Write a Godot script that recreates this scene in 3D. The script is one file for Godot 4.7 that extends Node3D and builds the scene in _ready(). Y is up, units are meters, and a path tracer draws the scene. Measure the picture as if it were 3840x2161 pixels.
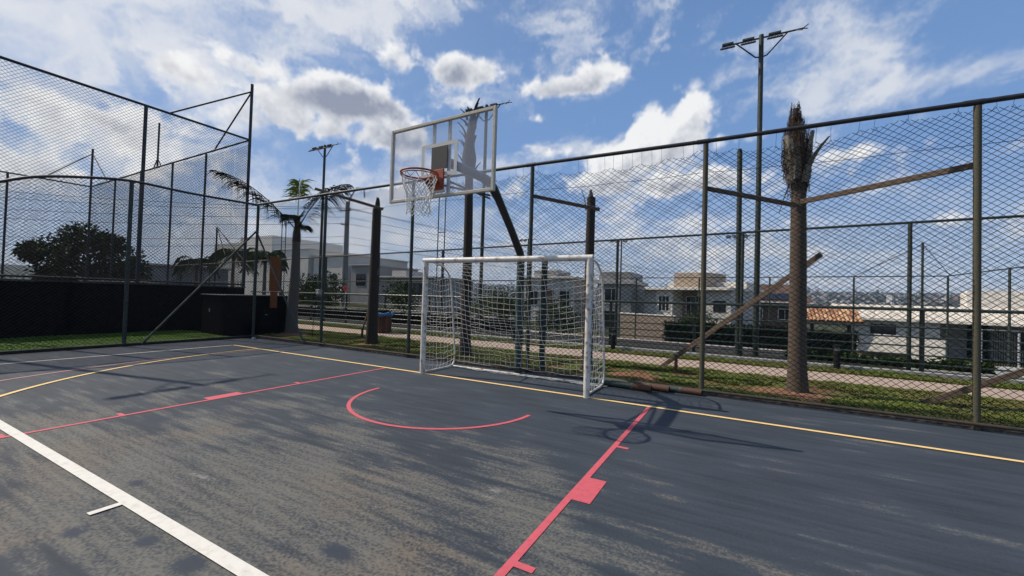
extends Node3D
# A fenced sports court seen from inside: futsal goal, basketball hoop, chain-link fences, dead palm trunks, railing, street and houses beyond.

const FZ := -1.3      # line of the court's back fence
const FX := -9.05     # line of the court's left fence
const WX := -12.4     # black wall with the tall fence of the next field
const WH := 1.45

var rng := RandomNumberGenerator.new()
var names := {}
var M := {}

# ------------------------------------------------------------------ mesh builder
class MB:
	var v := PackedVector3Array()
	var n := PackedVector3Array()
	var c := PackedColorArray()
	var uv := PackedVector2Array()
	var ix := PackedInt32Array()
	var col := Color(1, 1, 1)
	var use_c := false
	var use_uv := false

	func vert(p: Vector3, nn: Vector3, u := Vector2.ZERO) -> int:
		v.append(p); n.append(nn); c.append(col); uv.append(u)
		return v.size() - 1

	func tri(a: Vector3, b: Vector3, d: Vector3, hint := Vector3.ZERO) -> void:
		var nn := (d - a).cross(b - a)
		if nn.length_squared() < 1e-16:
			return
		nn = nn.normalized()
		var i := v.size()
		if hint != Vector3.ZERO and nn.dot(hint) < 0.0:
			nn = -nn
			vert(a, nn); vert(d, nn); vert(b, nn)
		else:
			vert(a, nn); vert(b, nn); vert(d, nn)
		ix.append_array([i, i + 1, i + 2])

	func quad(a: Vector3, b: Vector3, d: Vector3, e: Vector3, hint := Vector3.ZERO) -> void:
		tri(a, b, d, hint)
		tri(a, d, e, hint)

	func quad_uv(p: Array, u: Array, nn: Vector3) -> void:
		var i := v.size()
		for k in 4:
			vert(p[k], nn, u[k])
		use_uv = true
		var g: Vector3 = (p[2] - p[0]).cross(p[1] - p[0])
		if g.dot(nn) > 0.0:
			ix.append_array([i, i + 1, i + 2, i, i + 2, i + 3])
		else:
			ix.append_array([i, i + 2, i + 1, i, i + 3, i + 2])

	# a box with chamfered vertical and horizontal edges when ch > 0
	func box(ce: Vector3, s: Vector3, b := Basis.IDENTITY, ch := 0.0) -> void:
		var h := s * 0.5
		if ch <= 0.0:
			for ax in 3:
				for sg in [-1.0, 1.0]:
					var nn := Vector3.ZERO; nn[ax] = sg
					var u := Vector3.ZERO; u[(ax + 1) % 3] = h[(ax + 1) % 3]
					var w := Vector3.ZERO; w[(ax + 2) % 3] = h[(ax + 2) % 3]
					var o := Vector3.ZERO; o[ax] = sg * h[ax]
					quad(ce + b * (o - u - w), ce + b * (o + u - w), ce + b * (o + u + w), ce + b * (o - u + w), b * nn)
			return
		for ax in 3:
			for sg in [-1.0, 1.0]:
				var nn := Vector3.ZERO; nn[ax] = sg
				var u := Vector3.ZERO; u[(ax + 1) % 3] = h[(ax + 1) % 3] - ch
				var w := Vector3.ZERO; w[(ax + 2) % 3] = h[(ax + 2) % 3] - ch
				var o := Vector3.ZERO; o[ax] = sg * h[ax]
				quad(ce + b * (o - u - w), ce + b * (o + u - w), ce + b * (o + u + w), ce + b * (o - u + w), b * nn)
		for ax in 3:
			var a1 := (ax + 1) % 3
			var a2 := (ax + 2) % 3
			for s1 in [-1.0, 1.0]:
				for s2 in [-1.0, 1.0]:
					var p := Vector3.ZERO; p[ax] = -(h[ax] - ch); p[a1] = s1 * h[a1]; p[a2] = s2 * (h[a2] - ch)
					var q := Vector3.ZERO; q[ax] = -(h[ax] - ch); q[a1] = s1 * (h[a1] - ch); q[a2] = s2 * h[a2]
					var l := Vector3.ZERO; l[ax] = 2.0 * (h[ax] - ch)
					var nn := Vector3.ZERO; nn[a1] = s1; nn[a2] = s2
					quad(ce + b * p, ce + b * (p + l), ce + b * (q + l), ce + b * q, b * nn)
		for sx in [-1.0, 1.0]:
			for sy in [-1.0, 1.0]:
				for sz in [-1.0, 1.0]:
					var g := Vector3(sx, sy, sz)
					tri(ce + b * (g * Vector3(h.x, h.y - ch, h.z - ch)), ce + b * (g * Vector3(h.x - ch, h.y, h.z - ch)), ce + b * (g * Vector3(h.x - ch, h.y - ch, h.z)), b * g)

	func tube(pts: PackedVector3Array, rad: PackedFloat32Array, sides := 8, caps := true) -> void:
		var cnt := pts.size()
		if cnt < 2:
			return
		var t0 := (pts[1] - pts[0]).normalized()
		var u := t0.cross(Vector3.UP if absf(t0.y) < 0.9 else Vector3.RIGHT).normalized()
		var base := v.size()
		for k in cnt:
			var t: Vector3
			if k == 0:
				t = t0
			elif k == cnt - 1:
				t = (pts[k] - pts[k - 1]).normalized()
			else:
				t = (pts[k + 1] - pts[k - 1]).normalized()
			u = (u - t * u.dot(t)).normalized()
			var w := t.cross(u)
			var r := rad[mini(k, rad.size() - 1)]
			for s in sides:
				var a := TAU * s / sides
				var d := u * cos(a) + w * sin(a)
				vert(pts[k] + d * r, d)
			if caps and (k == 0 or k == cnt - 1):
				pass
		for k in cnt - 1:
			for s in sides:
				var a := base + k * sides + s
				var b := base + k * sides + (s + 1) % sides
				ix.append_array([a, a + sides, b + sides, a, b + sides, b])
		if caps:
			for e in [0, cnt - 1]:
				var nn: Vector3 = (pts[0] - pts[1]).normalized() if e == 0 else (pts[cnt - 1] - pts[cnt - 2]).normalized()
				for s in range(1, sides - 1):
					tri(v[base + e * sides], v[base + e * sides + s], v[base + e * sides + s + 1], nn)

	func rod(a: Vector3, b: Vector3, r: float, sides := 8, r2 := -1.0, caps := true) -> void:
		tube(PackedVector3Array([a, b]), PackedFloat32Array([r, r if r2 < 0.0 else r2]), sides, caps)

	func mesh() -> ArrayMesh:
		var arr := []
		arr.resize(Mesh.ARRAY_MAX)
		arr[Mesh.ARRAY_VERTEX] = v
		arr[Mesh.ARRAY_NORMAL] = n
		if use_c:
			arr[Mesh.ARRAY_COLOR] = c
		if use_uv:
			arr[Mesh.ARRAY_TEX_UV] = uv
		arr[Mesh.ARRAY_INDEX] = ix
		var m := ArrayMesh.new()
		m.add_surface_from_arrays(Mesh.PRIMITIVE_TRIANGLES, arr)
		return m

# ------------------------------------------------------------------ scene helpers
func numbered(called: String) -> String:
	var k: int = names.get(called, 0)
	names[called] = k + 1
	return called if k == 0 else "%s_%03d" % [called, k]

func thing(called: String, label: String, category: String, group := "", at := Vector3.ZERO) -> Node3D:
	var o := Node3D.new()
	o.name = numbered(called)
	add_child(o)
	o.position = at
	o.set_meta("label", label)
	o.set_meta("category", category)
	if group:
		o.set_meta("group", group)
	return o

func part(called: String, mb: MB, mat: Material, parent: Node3D, kind := "") -> MeshInstance3D:
	var o := MeshInstance3D.new()
	o.name = called
	o.mesh = mb.mesh()
	o.material_override = mat
	parent.add_child(o, true)
	if kind:
		o.set_meta("kind", kind)
	return o

func structure(called: String, mb: MB, mat: Material) -> MeshInstance3D:
	var o := MeshInstance3D.new()
	o.name = numbered(called)
	o.mesh = mb.mesh()
	o.material_override = mat
	add_child(o)
	o.set_meta("kind", "structure")
	return o

func stuff(o: Node3D, label: String, category: String) -> void:
	o.set_meta("kind", "stuff")
	o.set_meta("label", label)
	o.set_meta("category", category)

func lin(r: float, g: float, b: float) -> Color:
	return Color(r, g, b).linear_to_srgb()

# a seamless noise picture through a colour ramp; stops are [offset, linear colour]
func ntex(stops: Array, freq: float, sd: int, oct := 4, size := 512, type := FastNoiseLite.TYPE_SIMPLEX_SMOOTH) -> NoiseTexture2D:
	var t := NoiseTexture2D.new()
	t.width = size; t.height = size
	t.seamless = true
	t.seamless_blend_skirt = 0.25
	var f := FastNoiseLite.new()
	f.seed = sd; f.frequency = freq; f.noise_type = type
	f.fractal_octaves = oct
	t.noise = f
	var g := Gradient.new()
	var off := PackedFloat32Array(); var cs := PackedColorArray()
	for s in stops:
		off.append(s[0]); cs.append(s[1].linear_to_srgb())
	g.offsets = off; g.colors = cs
	t.color_ramp = g
	return t

func bump(freq: float, sd: int, size := 256) -> NoiseTexture2D:
	var t := NoiseTexture2D.new()
	t.width = size; t.height = size
	t.seamless = true
	t.as_normal_map = true
	t.bump_strength = 6.0
	var f := FastNoiseLite.new()
	f.seed = sd; f.frequency = freq; f.fractal_octaves = 4
	t.noise = f
	return t

# material patterned in world space: scale in repeats per metre
func pmat(tex: Texture2D, scale: Vector3, rough := 0.8, metal := 0.0, nrm: Texture2D = null, nscale := 0.6) -> StandardMaterial3D:
	var m := StandardMaterial3D.new()
	m.albedo_texture = tex
	m.uv1_triplanar = true
	m.uv1_world_triplanar = true
	m.uv1_scale = scale
	m.roughness = rough
	m.metallic = metal
	if nrm:
		m.normal_enabled = true
		m.normal_texture = nrm
		m.normal_scale = nscale
	return m

func flat(c: Color, rough := 0.8, metal := 0.0) -> StandardMaterial3D:
	var m := StandardMaterial3D.new()
	m.albedo_color = c.linear_to_srgb()
	m.roughness = rough
	m.metallic = metal
	return m

# ------------------------------------------------------------------ sky
func sm(a: float, b: float, x: float) -> float:
	var t := clampf((x - a) / (b - a), 0.0, 1.0)
	return t * t * (3.0 - 2.0 * t)

# cumulus heaps: azimuth and elevation in degrees, half width, half height, strength, grey of the base
const HEAPS := [
	[-22.6, 26.5, 5.2, 1.7, 0.95, 0.55], [-19.6, 27.3, 2.4, 1.5, 0.6, 0.4], [-16.0, 28.6, 2.2, 2.4, 0.52, 0.1], [-25.9, 23.2, 2.6, 0.9, 0.9, 0.1],
	[-11.4, 22.0, 2.2, 3.4, 1.0, 0.0], [-5.6, 22.6, 2.3, 3.8, 1.1, 0.0], [-8.5, 19.4, 5.5, 2.4, 0.75, 0.05], [-14.0, 18.2, 7.5, 2.4, 0.85, 0.1], [-8.0, 14.8, 14.0, 1.9, 0.95, 0.85], [0.5, 19.0, 4.0, 1.0, 0.55, 0.2],
	[9.7, 15.9, 2.1, 0.9, 0.72, 0.2], [-23.0, 19.3, 4.0, 1.2, 0.45, 0.3],
	[-37.4, 27.9, 4.2, 2.5, 1.0, 0.85], [-33.0, 28.2, 1.6, 1.4, 0.5, 0.1], [-36.8, 24.2, 3.0, 1.4, 0.8, 0.7], [-45.5, 28.0, 4.0, 2.8, 0.95, 0.35], [-48.5, 23.4, 5.6, 2.6, 1.12, 0.85], [-54.5, 23.0, 5.0, 2.8, 1.0, 0.65], [-44.0, 19.8, 5.0, 2.6, 1.1, 0.95], [-51.0, 19.2, 4.5, 1.8, 0.7, 0.6],
	[-60.0, 19.5, 5.0, 2.6, 0.9, 0.8], [-51.0, 17.0, 6.0, 2.0, 0.6, 0.6], [-68.5, 22.5, 5.5, 2.4, 0.85, 0.4], [-62.5, 24.5, 3.5, 1.4, 0.6, 0.3],
	[-72.0, 16.5, 7.5, 2.4, 0.75, 0.6], [-66.0, 12.5, 7.0, 2.0, 0.6, 0.55], [-78.0, 10.0, 9.0, 2.2, 0.75, 0.7], [-70.0, 7.0, 12.0, 1.6, 0.6, 0.6], [-76.0, 14.0, 5.0, 1.6, 0.6, 0.6], [-57.0, 11.0, 8.0, 1.8, 0.5, 0.5], [-45.0, 13.0, 7.0, 1.8, 0.5, 0.4], [-32.0, 13.5, 7.0, 1.4, 0.42, 0.3], [-96.0, 20.0, 12.0, 4.5, 0.8, 0.6],
	[1.5, 9.5, 9.0, 1.4, 0.45, 0.2], [-3.0, 6.3, 8.0, 1.5, 0.6, 0.15], [19.0, 8.2, 4.0, 1.0, 0.5, 0.2], [12.0, 12.2, 6.0, 1.0, 0.4, 0.3],
	[40.0, 18.0, 10.0, 3.5, 0.8, 0.6], [64.0, 24.0, 9.0, 4.0, 0.8, 0.6], [-125.0, 17.0, 12.0, 4.0, 0.8, 0.6], [100.0, 16.0, 14.0, 4.0, 0.8, 0.6], [140.0, 22.0, 12.0, 4.5, 0.8, 0.6], [-165.0, 18.0, 14.0, 4.5, 0.8, 0.6],
]
# high thin cloud
const VEILS := [
	[9.2, 25.4, 5.4, 4.8, 0.95], [6.4, 21.5, 2.0, 3.0, 0.7], [17.5, 21.4, 9.5, 1.5, 0.7], [12.0, 23.4, 5.0, 2.2, 0.5],
	[-76.0, 25.0, 16.0, 9.0, 0.62], [-54.0, 30.0, 13.0, 4.5, 0.55], [-86.0, 30.0, 20.0, 14.0, 0.9], [-46.0, 33.0, 9.0, 3.5, 0.5],
	[-2.8, 28.9, 2.8, 2.4, 0.62], [-3.6, 25.6, 2.0, 1.2, 0.5], [-35.8, 35.0, 2.4, 0.9, 0.75], [-17.0, 28.0, 2.6, 2.8, 0.3], [-26.0, 29.6, 1.0, 1.6, 0.45],
	[-22.0, 19.6, 5.0, 1.3, 0.6], [-30.0, 17.5, 6.0, 2.0, 0.4], [-48.0, 22.0, 15.0, 9.0, 0.42], [-60.0, 13.0, 20.0, 5.0, 0.6], [-12.0, 17.5, 11.0, 3.5, 0.6], [2.0, 13.0, 12.0, 3.0, 0.35], [-8.0, 8.0, 24.0, 3.0, 0.35],
	[48.0, 30.0, 18.0, 6.0, 0.7], [110.0, 34.0, 26.0, 8.0, 0.7], [170.0, 32.0, 26.0, 8.0, 0.7], [-140.0, 34.0, 26.0, 8.0, 0.8],
]

func make_sky() -> PanoramaSkyMaterial:
	var w := 2048
	var h := 1024
	var nb := FastNoiseLite.new()   # billows
	nb.seed = 11; nb.noise_type = FastNoiseLite.TYPE_SIMPLEX_SMOOTH; nb.frequency = 0.17; nb.fractal_octaves = 5; nb.fractal_gain = 0.56
	nb.domain_warp_enabled = true; nb.domain_warp_amplitude = 1.8; nb.domain_warp_frequency = 0.2
	var nw := FastNoiseLite.new()   # wisps
	nw.seed = 23; nw.noise_type = FastNoiseLite.TYPE_SIMPLEX_SMOOTH; nw.frequency = 0.075; nw.fractal_octaves = 6; nw.fractal_gain = 0.60
	nw.domain_warp_enabled = true; nw.domain_warp_amplitude = 7.0; nw.domain_warp_frequency = 0.06
	var nl := FastNoiseLite.new()   # large patches
	nl.seed = 5; nl.frequency = 0.02; nl.fractal_octaves = 2
	var data := PackedFloat32Array()
	data.resize(w * h * 4)
	var zen := Vector3(0.094, 0.186, 0.395)
	var mid := Vector3(0.158, 0.290, 0.550)
	var hor := Vector3(0.46, 0.57, 0.72)
	var sun_az := deg_to_rad(-101.9)
	var sun := Vector3(sin(sun_az) * cos(deg_to_rad(48.7)), sin(deg_to_rad(48.7)), -cos(sun_az) * cos(deg_to_rad(48.7)))
	var gr := Vector3(0.10, 0.11, 0.115)
	for j in h:
		var el := 90.0 - 180.0 * (j + 0.5) / h
		var ce := cos(deg_to_rad(el)); var se := sin(deg_to_rad(el))
		var hs := []
		var vs := []
		for b in HEAPS:
			if absf(el - b[1]) < b[3] * 2.4: hs.append(b)
		for b in VEILS:
			if absf(el - b[1]) < b[3] * 2.0: vs.append(b)
		var lowband := sm(17.0, 4.0, el)
		for i in w:
			var o := (j * w + i) * 4
			data[o + 3] = 1.0
			if el < -1.5:
				data[o] = gr.x; data[o + 1] = gr.y; data[o + 2] = gr.z
				continue
			var az := 360.0 * (i + 0.5) / w
			if az > 180.0:
				az -= 360.0
			var ar := deg_to_rad(az)
			var d := Vector3(sin(ar) * ce, se, -cos(ar) * ce)
			var e01 := maxf(el, 0.0)
			var base := hor.lerp(mid, sm(-2.0, 18.0, e01)).lerp(zen, sm(14.0, 50.0, e01))
			var cs := maxf(d.dot(sun), 0.0)
			var glow := pow(cs, 4.0) * 0.38 + pow(cs, 28.0) * 0.7
			base += Vector3(0.60, 0.57, 0.52) * glow
			# noise on the unit sphere does not pinch
			var q := d * 57.3
			var wob := nw.get_noise_3d(q.x + q.y * 0.5, q.y * 2.0 - q.x * 0.6, q.z)
			var big := nl.get_noise_3d(q.x, q.y * 1.5, q.z)
			var toward := sm(-0.2, 0.75, d.dot(sun))      # more cloud on the sun's side
			# high veil
			var vb := -0.44 + big * 0.35 + toward * 0.36
			for b in vs:
				var dx: float = (az - b[0]) / b[2]
				var dy: float = (el - b[1]) / b[3]
				var r2 := dx * dx + dy * dy
				if r2 < 4.0:
					vb += b[4] * exp(-r2 * 1.1)
			# long low streaks near the horizon
			if lowband > 0.0:
				vb += lowband * (0.50 + 0.9 * nw.get_noise_3d(q.x * 0.45, q.y * 4.0, q.z * 0.45))
			var veil := sm(-0.15, 1.0, vb + wob * 1.35)
			var vc := Vector3(0.63, 0.66, 0.72).lerp(Vector3(0.83, 0.82, 0.81), clampf(glow * 1.5 + wob * 0.7, 0.0, 1.0))
			base = base.lerp(vc, veil * 0.86)
			# heaps
			var hb := -0.53 + big * 0.25 + toward * 0.08
			var low := 0.0
			var grey := 0.0
			for b in hs:
				var dx: float = (az - b[0]) / b[2]
				var dy: float = (el - b[1]) / b[3]
				if dy < 0.0:
					dy *= 1.5        # flat bases
				var r2 := dx * dx + dy * dy
				if r2 < 5.0:
					var k: float = b[4] * exp(-r2 * 0.9)
					hb += k
					low += k * dy
					grey += k * b[5]
			if hb > -0.60:
				var bl := nb.get_noise_3d(q.x, q.y, q.z)
				var dn := hb + bl * 0.80 + wob * 0.25
				var cov := sm(-0.08, 0.36, dn)
				if cov > 0.0:
					var s2 := q + sun * 1.2
					var bs := nb.get_noise_3d(s2.x, s2.y, s2.z)
					var thick := sm(0.04, 0.62, dn)
					var lit := 0.92 + (bl - bs) * 0.85 + clampf(low, -0.6, 0.6) * 0.45 - thick * clampf(grey, 0.0, 1.2) * 0.85
					lit = clampf(maxf(lit, 1.0 - sm(-0.04, 0.30, dn) * 1.1), 0.0, 1.0)
					var cc := Vector3(0.265, 0.295, 0.375).lerp(Vector3(0.84, 0.84, 0.84), lit)
					cc = cc.lerp(base, sm(13.0, 2.0, el) * 0.45)
					base = base.lerp(cc, cov * 0.95)
			data[o] = base.x; data[o + 1] = base.y; data[o + 2] = base.z
	var img := Image.create_from_data(w, h, false, Image.FORMAT_RGBAF, data.to_byte_array())
	var p := PanoramaSkyMaterial.new()
	p.panorama = ImageTexture.create_from_image(img)
	return p

# ------------------------------------------------------------------ court picture
const SPOTS := [[0.14, 4.92, 0.075, 0.06, 0.0], [0.59, 4.75, 0.07, 0.055, 0.0], [-0.33, 4.47, 0.06, 0.045, 0.0], [1.01, 4.72, 0.10, 0.08, 0.0], [1.57, 4.26, 0.12, 0.07, 0.0], [-2.07, 3.72, 0.20, 0.07, 0.0], [0.2, 5.25, 0.14, 0.10, 0.0],
	[-1.44, 4.15, 0.12, 0.06, 1.0], [-0.05, 4.20, 0.14, 0.06, 1.0], [1.92, 3.17, 0.06, 0.05, 1.0], [1.92, 3.30, 0.05, 0.04, 1.0], [3.7, 3.3, 0.10, 0.06, 1.0], [4.3, 3.4, 0.05, 0.05, 1.0], [4.9, 3.0, 0.07, 0.03, 1.0], [-3.6, 3.3, 0.16, 0.06, 1.0]]

func court_texture() -> ImageTexture:
	var w := 2048
	var h := 1024
	var mk := func(sd: int, fr: float, oc: int, ww: int, hh: int, gain := 0.5) -> PackedByteArray:
		var f := FastNoiseLite.new()
		f.seed = sd; f.frequency = fr; f.fractal_octaves = oc; f.fractal_gain = gain
		f.noise_type = FastNoiseLite.TYPE_SIMPLEX_SMOOTH
		var im := f.get_image(ww, hh, false, false, true)
		if ww != w or hh != h:
			im.resize(w, h, Image.INTERPOLATE_CUBIC)
		im.convert(Image.FORMAT_L8)
		return im.get_data()
	var big: PackedByteArray = mk.call(1, 0.0045, 3, w, h)
	var patch: PackedByteArray = mk.call(2, 0.014, 4, w / 2, h)          # patches drawn out along the endline
	var streak: PackedByteArray = mk.call(3, 0.05, 4, w / 8, h, 0.6)      # brush and broom streaks
	var fine: PackedByteArray = mk.call(4, 0.3, 3, w / 2, h, 0.7)
	var grain: PackedByteArray = mk.call(6, 0.45, 2, w, h, 0.8)
	var thin: PackedByteArray = mk.call(14, 0.11, 3, w / 16, h, 0.65)     # hairline drag marks
	var dust: PackedByteArray = mk.call(8, 0.006, 3, w, h)
	var scuff: PackedByteArray = mk.call(9, 0.03, 3, w / 4, h)
	var out := PackedByteArray()
	out.resize(w * h * 3)
	# where feet have worn the paint: x, z, half width, half depth, amount
	var worn := [[-0.4, 3.2, 2.2, 1.0, 0.62], [-1.2, 4.9, 2.3, 1.2, 0.72], [1.3, 4.2, 1.9, 1.1, 0.60], [-3.4, 3.6, 1.5, 0.9, 0.34], [0.4, 2.5, 1.4, 0.4, 0.25], [2.7, 3.3, 1.3, 0.7, 0.38], [4.2, 3.5, 1.8, 0.7, 0.16], [-3.2, 5.6, 2.0, 1.2, 0.62], [0.3, 6.9, 4.0, 1.4, 0.6], [-2.4, 2.6, 1.2, 0.5, 0.28], [2.6, 4.9, 1.6, 0.8, 0.36]]
	var wear_map := PackedFloat32Array()
	wear_map.resize((w / 8) * (h / 8))
	for j in h / 8:
		var z := -1.4 + 9.2 * (j + 0.5) / (h / 8.0)
		for i in w / 8:
			var x := -9.2 + 18.4 * (i + 0.5) / (w / 8.0)
			var s := -0.12
			for b in worn:
				var dx: float = (x - b[0]) / b[2]
				var dz: float = (z - b[1]) / b[3]
				s += b[4] * exp(-(dx * dx + dz * dz) * 0.9)
			wear_map[j * (w / 8) + i] = s
	var p := 0
	for j in h:
		var jw := (j >> 3) * (w >> 3)
		for i in w:
			var k := j * w + i
			var b := big[k] * 0.00392; var a := patch[k] * 0.00392; var s := streak[k] * 0.00392
			var s2 := thin[k] * 0.00392
			var f := fine[k] * 0.00392; var g := grain[k] * 0.00392; var du := dust[k] * 0.00392
			var t := wear_map[jw + (i >> 3)] + (b - 0.5) * 0.55 + (a - 0.5) * 1.35 + (s - 0.5) * 1.2
			t = clampf((t - 0.20) * 1.25, 0.0, 1.0)
			# paint survives in specks: the grain decides, pixel by pixel
			t = clampf((t * 1.25 - 0.22) + (g - 0.5) * 2.4 * (0.2 + t) + (f - 0.5) * 1.5 * (0.2 + t) + (s2 - 0.5) * 1.1 * (0.15 + t), 0.0, 1.0) * minf(t * 3.0, 1.0)
			# paint (linear): slate blue; bare screed: grey tan
			var pr := 0.039 + (g - 0.5) * 0.018 + (s - 0.5) * 0.016 + (a - 0.5) * 0.016 + (s2 - 0.5) * 0.014
			var r := pr
			var gg := pr * 1.27
			var bb := pr * 1.62
			var dusty := clampf((du - 0.52) * 2.2 + (s - 0.5) * 0.5, 0.0, 1.0)
			var br := 0.138 + (g - 0.5) * 0.09 + (f - 0.5) * 0.06 + (s2 - 0.5) * 0.05
			r = lerpf(r, br * (1.0 + dusty * 0.22), t * 0.82)
			gg = lerpf(gg, br * (0.955 + dusty * 0.01), t * 0.82)
			bb = lerpf(bb, br * (0.80 - dusty * 0.10), t * 0.82)
			# pale scuffs
			var sc := clampf((scuff[k] * 0.00392 - 0.80) * 6.0 + (f - 0.5) * 1.2, 0.0, 1.0) * 0.22
			r = lerpf(r, 0.20, sc); gg = lerpf(gg, 0.20, sc); bb = lerpf(bb, 0.19, sc)
			out[p] = int(clampf(pow(r, 0.4545) * 255.0, 0.0, 255.0))
			out[p + 1] = int(clampf(pow(gg, 0.4545) * 255.0, 0.0, 255.0))
			out[p + 2] = int(clampf(pow(bb, 0.4545) * 255.0, 0.0, 255.0))
			p += 3
	# dark drips of paint and pale chalky scrapes: x, z, half width, half depth, tone
	for q in SPOTS:
		var i0 := int((q[0] - q[2] * 1.6 + 9.2) / 18.4 * w); var i1 := int((q[0] + q[2] * 1.6 + 9.2) / 18.4 * w)
		var j0 := int((q[1] - q[3] * 1.6 + 1.4) / 9.2 * h); var j1 := int((q[1] + q[3] * 1.6 + 1.4) / 9.2 * h)
		for j in range(maxi(j0, 0), mini(j1 + 1, h)):
			for i in range(maxi(i0, 0), mini(i1 + 1, w)):
				var k := j * w + i
				var dx: float = (18.4 * (i + 0.5) / w - 9.2 - q[0]) / q[2]
				var dz: float = (9.2 * (j + 0.5) / h - 1.4 - q[1]) / q[3]
				var e := 1.0 - sqrt(dx * dx + dz * dz) + (fine[k] * 0.00392 - 0.5) * 1.3 + (grain[k] * 0.00392 - 0.5) * 0.9
				var al := clampf(e * 3.0, 0.0, 0.9)
				if q[4] > 0.5:
					al *= clampf((thin[k] * 0.00392 - 0.52) * 6.0, 0.0, 1.0) * 0.7
				var tone := Vector3(140, 138, 132) if q[4] > 0.5 else Vector3(50, 57, 68)
				out[k * 3] = int(lerpf(out[k * 3], tone.x, al))
				out[k * 3 + 1] = int(lerpf(out[k * 3 + 1], tone.y, al))
				out[k * 3 + 2] = int(lerpf(out[k * 3 + 2], tone.z, al))
	var img := Image.create_from_data(w, h, false, Image.FORMAT_RGB8, out)
	return ImageTexture.create_from_image(img)

# ------------------------------------------------------------------ terrain beyond the railing
func ground_y(x: float, z: float) -> float:
	var y := 0.0
	if z < -7.3:
		y -= 2.2 * sm(0.0, 26.0, -7.3 - z) * sm(-42.0, 2.0, x)
		y -= 16.0 * sm(60.0, 320.0, -z)
		y += 95.0 * sm(700.0, 3200.0, Vector2(x, z).length())
	return y

func strip(mb: MB, x0: float, x1: float, z0: float, z1: float, dx: float, dz: float, lift: float) -> void:
	var nx := int(ceil((x1 - x0) / dx))
	var nz := int(ceil(absf(z1 - z0) / dz))
	for j in nz:
		for i in nx:
			var xa := lerpf(x0, x1, float(i) / nx); var xb := lerpf(x0, x1, float(i + 1) / nx)
			var za := lerpf(z0, z1, float(j) / nz); var zb := lerpf(z0, z1, float(j + 1) / nz)
			mb.quad(Vector3(xa, ground_y(xa, za) + lift, za), Vector3(xb, ground_y(xb, za) + lift, za), Vector3(xb, ground_y(xb, zb) + lift, zb), Vector3(xa, ground_y(xa, zb) + lift, zb), Vector3.UP)

# ------------------------------------------------------------------ chain-link
# wires of a diamond mesh on the vertical plane through o along u; top(s) gives the upper edge, bulge(s, y) the offset along nrm
func chain_link(o: Vector3, u: Vector3, length: float, y0: float, y1: float, cw: float, chh: float, r: float, step: float, top, bulge) -> MB:
	var mb := MB.new()
	var nrm := u.cross(Vector3.UP)
	var k := cw / chh
	var hgt := y1 - y0
	for fam in [-1.0, 1.0]:
		var s0 := -hgt * k if fam > 0.0 else 0.0
		var cnt := int((length + hgt * k) / cw)
		for i in cnt + 1:
			var s := s0 + i * cw
			# s(y) = s + fam * k * (y - y0)
			var ya := 0.0
			var yb := hgt
			if fam > 0.0:
				ya = maxf(0.0, -s / k); yb = minf(hgt, (length - s) / k)
			else:
				ya = maxf(0.0, (s - length) / k); yb = minf(hgt, s / k)
			if yb - ya < 0.02:
				continue
			var seg := maxi(1, int(ceil((yb - ya) / step)))
			var pts := PackedVector3Array()
			for q in seg + 1:
				var y := lerpf(ya, yb, float(q) / seg)
				var ss: float = s + fam * k * y
				var yt := y0 + y
				if top != null:
					yt = y0 + y * (top.call(ss) - y0) / hgt
				var off: float = r * 0.8 * fam
				if bulge != null:
					off += bulge.call(ss, y)
				pts.append(o + u * ss + Vector3.UP * yt + nrm * off)
			mb.tube(pts, PackedFloat32Array([r]), 3, false)
	return mb

func pole(mb: MB, a: Vector3, b: Vector3, r: float, sides := 10) -> void:
	mb.rod(a, b, r, sides)

# ------------------------------------------------------------------ vegetation
func leaf(mb: MB, p: Vector3, d: Vector3, up: Vector3, l: float, wd: float, droop := 0.0) -> void:
	var s := d.cross(up).normalized() * wd * 0.5
	var m := p + d * l * 0.5 + Vector3.DOWN * droop * l * 0.2
	var e := p + d * l + Vector3.DOWN * droop * l * 0.75
	mb.tri(p, m + s, m - s)
	mb.tri(m + s, e, m - s)

func rnd_dir() -> Vector3:
	var z := rng.randf_range(-1, 1); var a := rng.randf() * TAU; var r := sqrt(1 - z * z)
	return Vector3(r * cos(a), z, r * sin(a))

# leaf clumps spread through ellipsoid lobes; every leaf keeps one of a few greens
func foliage(lobes: Array, leaves: int, size: float, greens: Array) -> MB:
	var mb := MB.new()
	mb.use_c = true
	for i in leaves:
		var L: Array = lobes[rng.randi() % lobes.size()]
		var d := rnd_dir()
		var rr := pow(rng.randf(), 0.42)
		var jit := 1.0 + rng.randf_range(-0.12, 0.16)
		var p: Vector3 = L[0] + d * L[1] * rr * jit
		mb.col = greens[rng.randi() % greens.size()]
		var dir := (d + rnd_dir() * 0.9 + Vector3(0, 0.1, 0)).normalized()
		leaf(mb, p, dir, rnd_dir(), size * rng.randf_range(0.7, 1.3), size * rng.randf_range(0.45, 0.7), 0.3)
	return mb

func trunk_rings(base: Vector3, top: Vector3, r0: float, r1: float, rings: int, flare := 1.35, sides := 14) -> MB:
	var mb := MB.new()
	var pts := PackedVector3Array(); var rad := PackedFloat32Array()
	var wob := Vector3(rng.randf_range(-1, 1), 0, rng.randf_range(-1, 1)) * 0.02
	for k in rings * 2 + 1:
		var t := float(k) / (rings * 2)
		pts.append(base.lerp(top, t) + wob * sin(t * 7.0))
		var r := lerpf(r0, r1, t) * (1.0 + (flare - 1.0) * exp(-t * 16.0))
		r *= (1.0 + 0.022 * (1.0 if k % 2 == 0 else -1.0) + rng.randf_range(-0.012, 0.012))
		rad.append(r)
	mb.tube(pts, rad, sides)
	return mb

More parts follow.
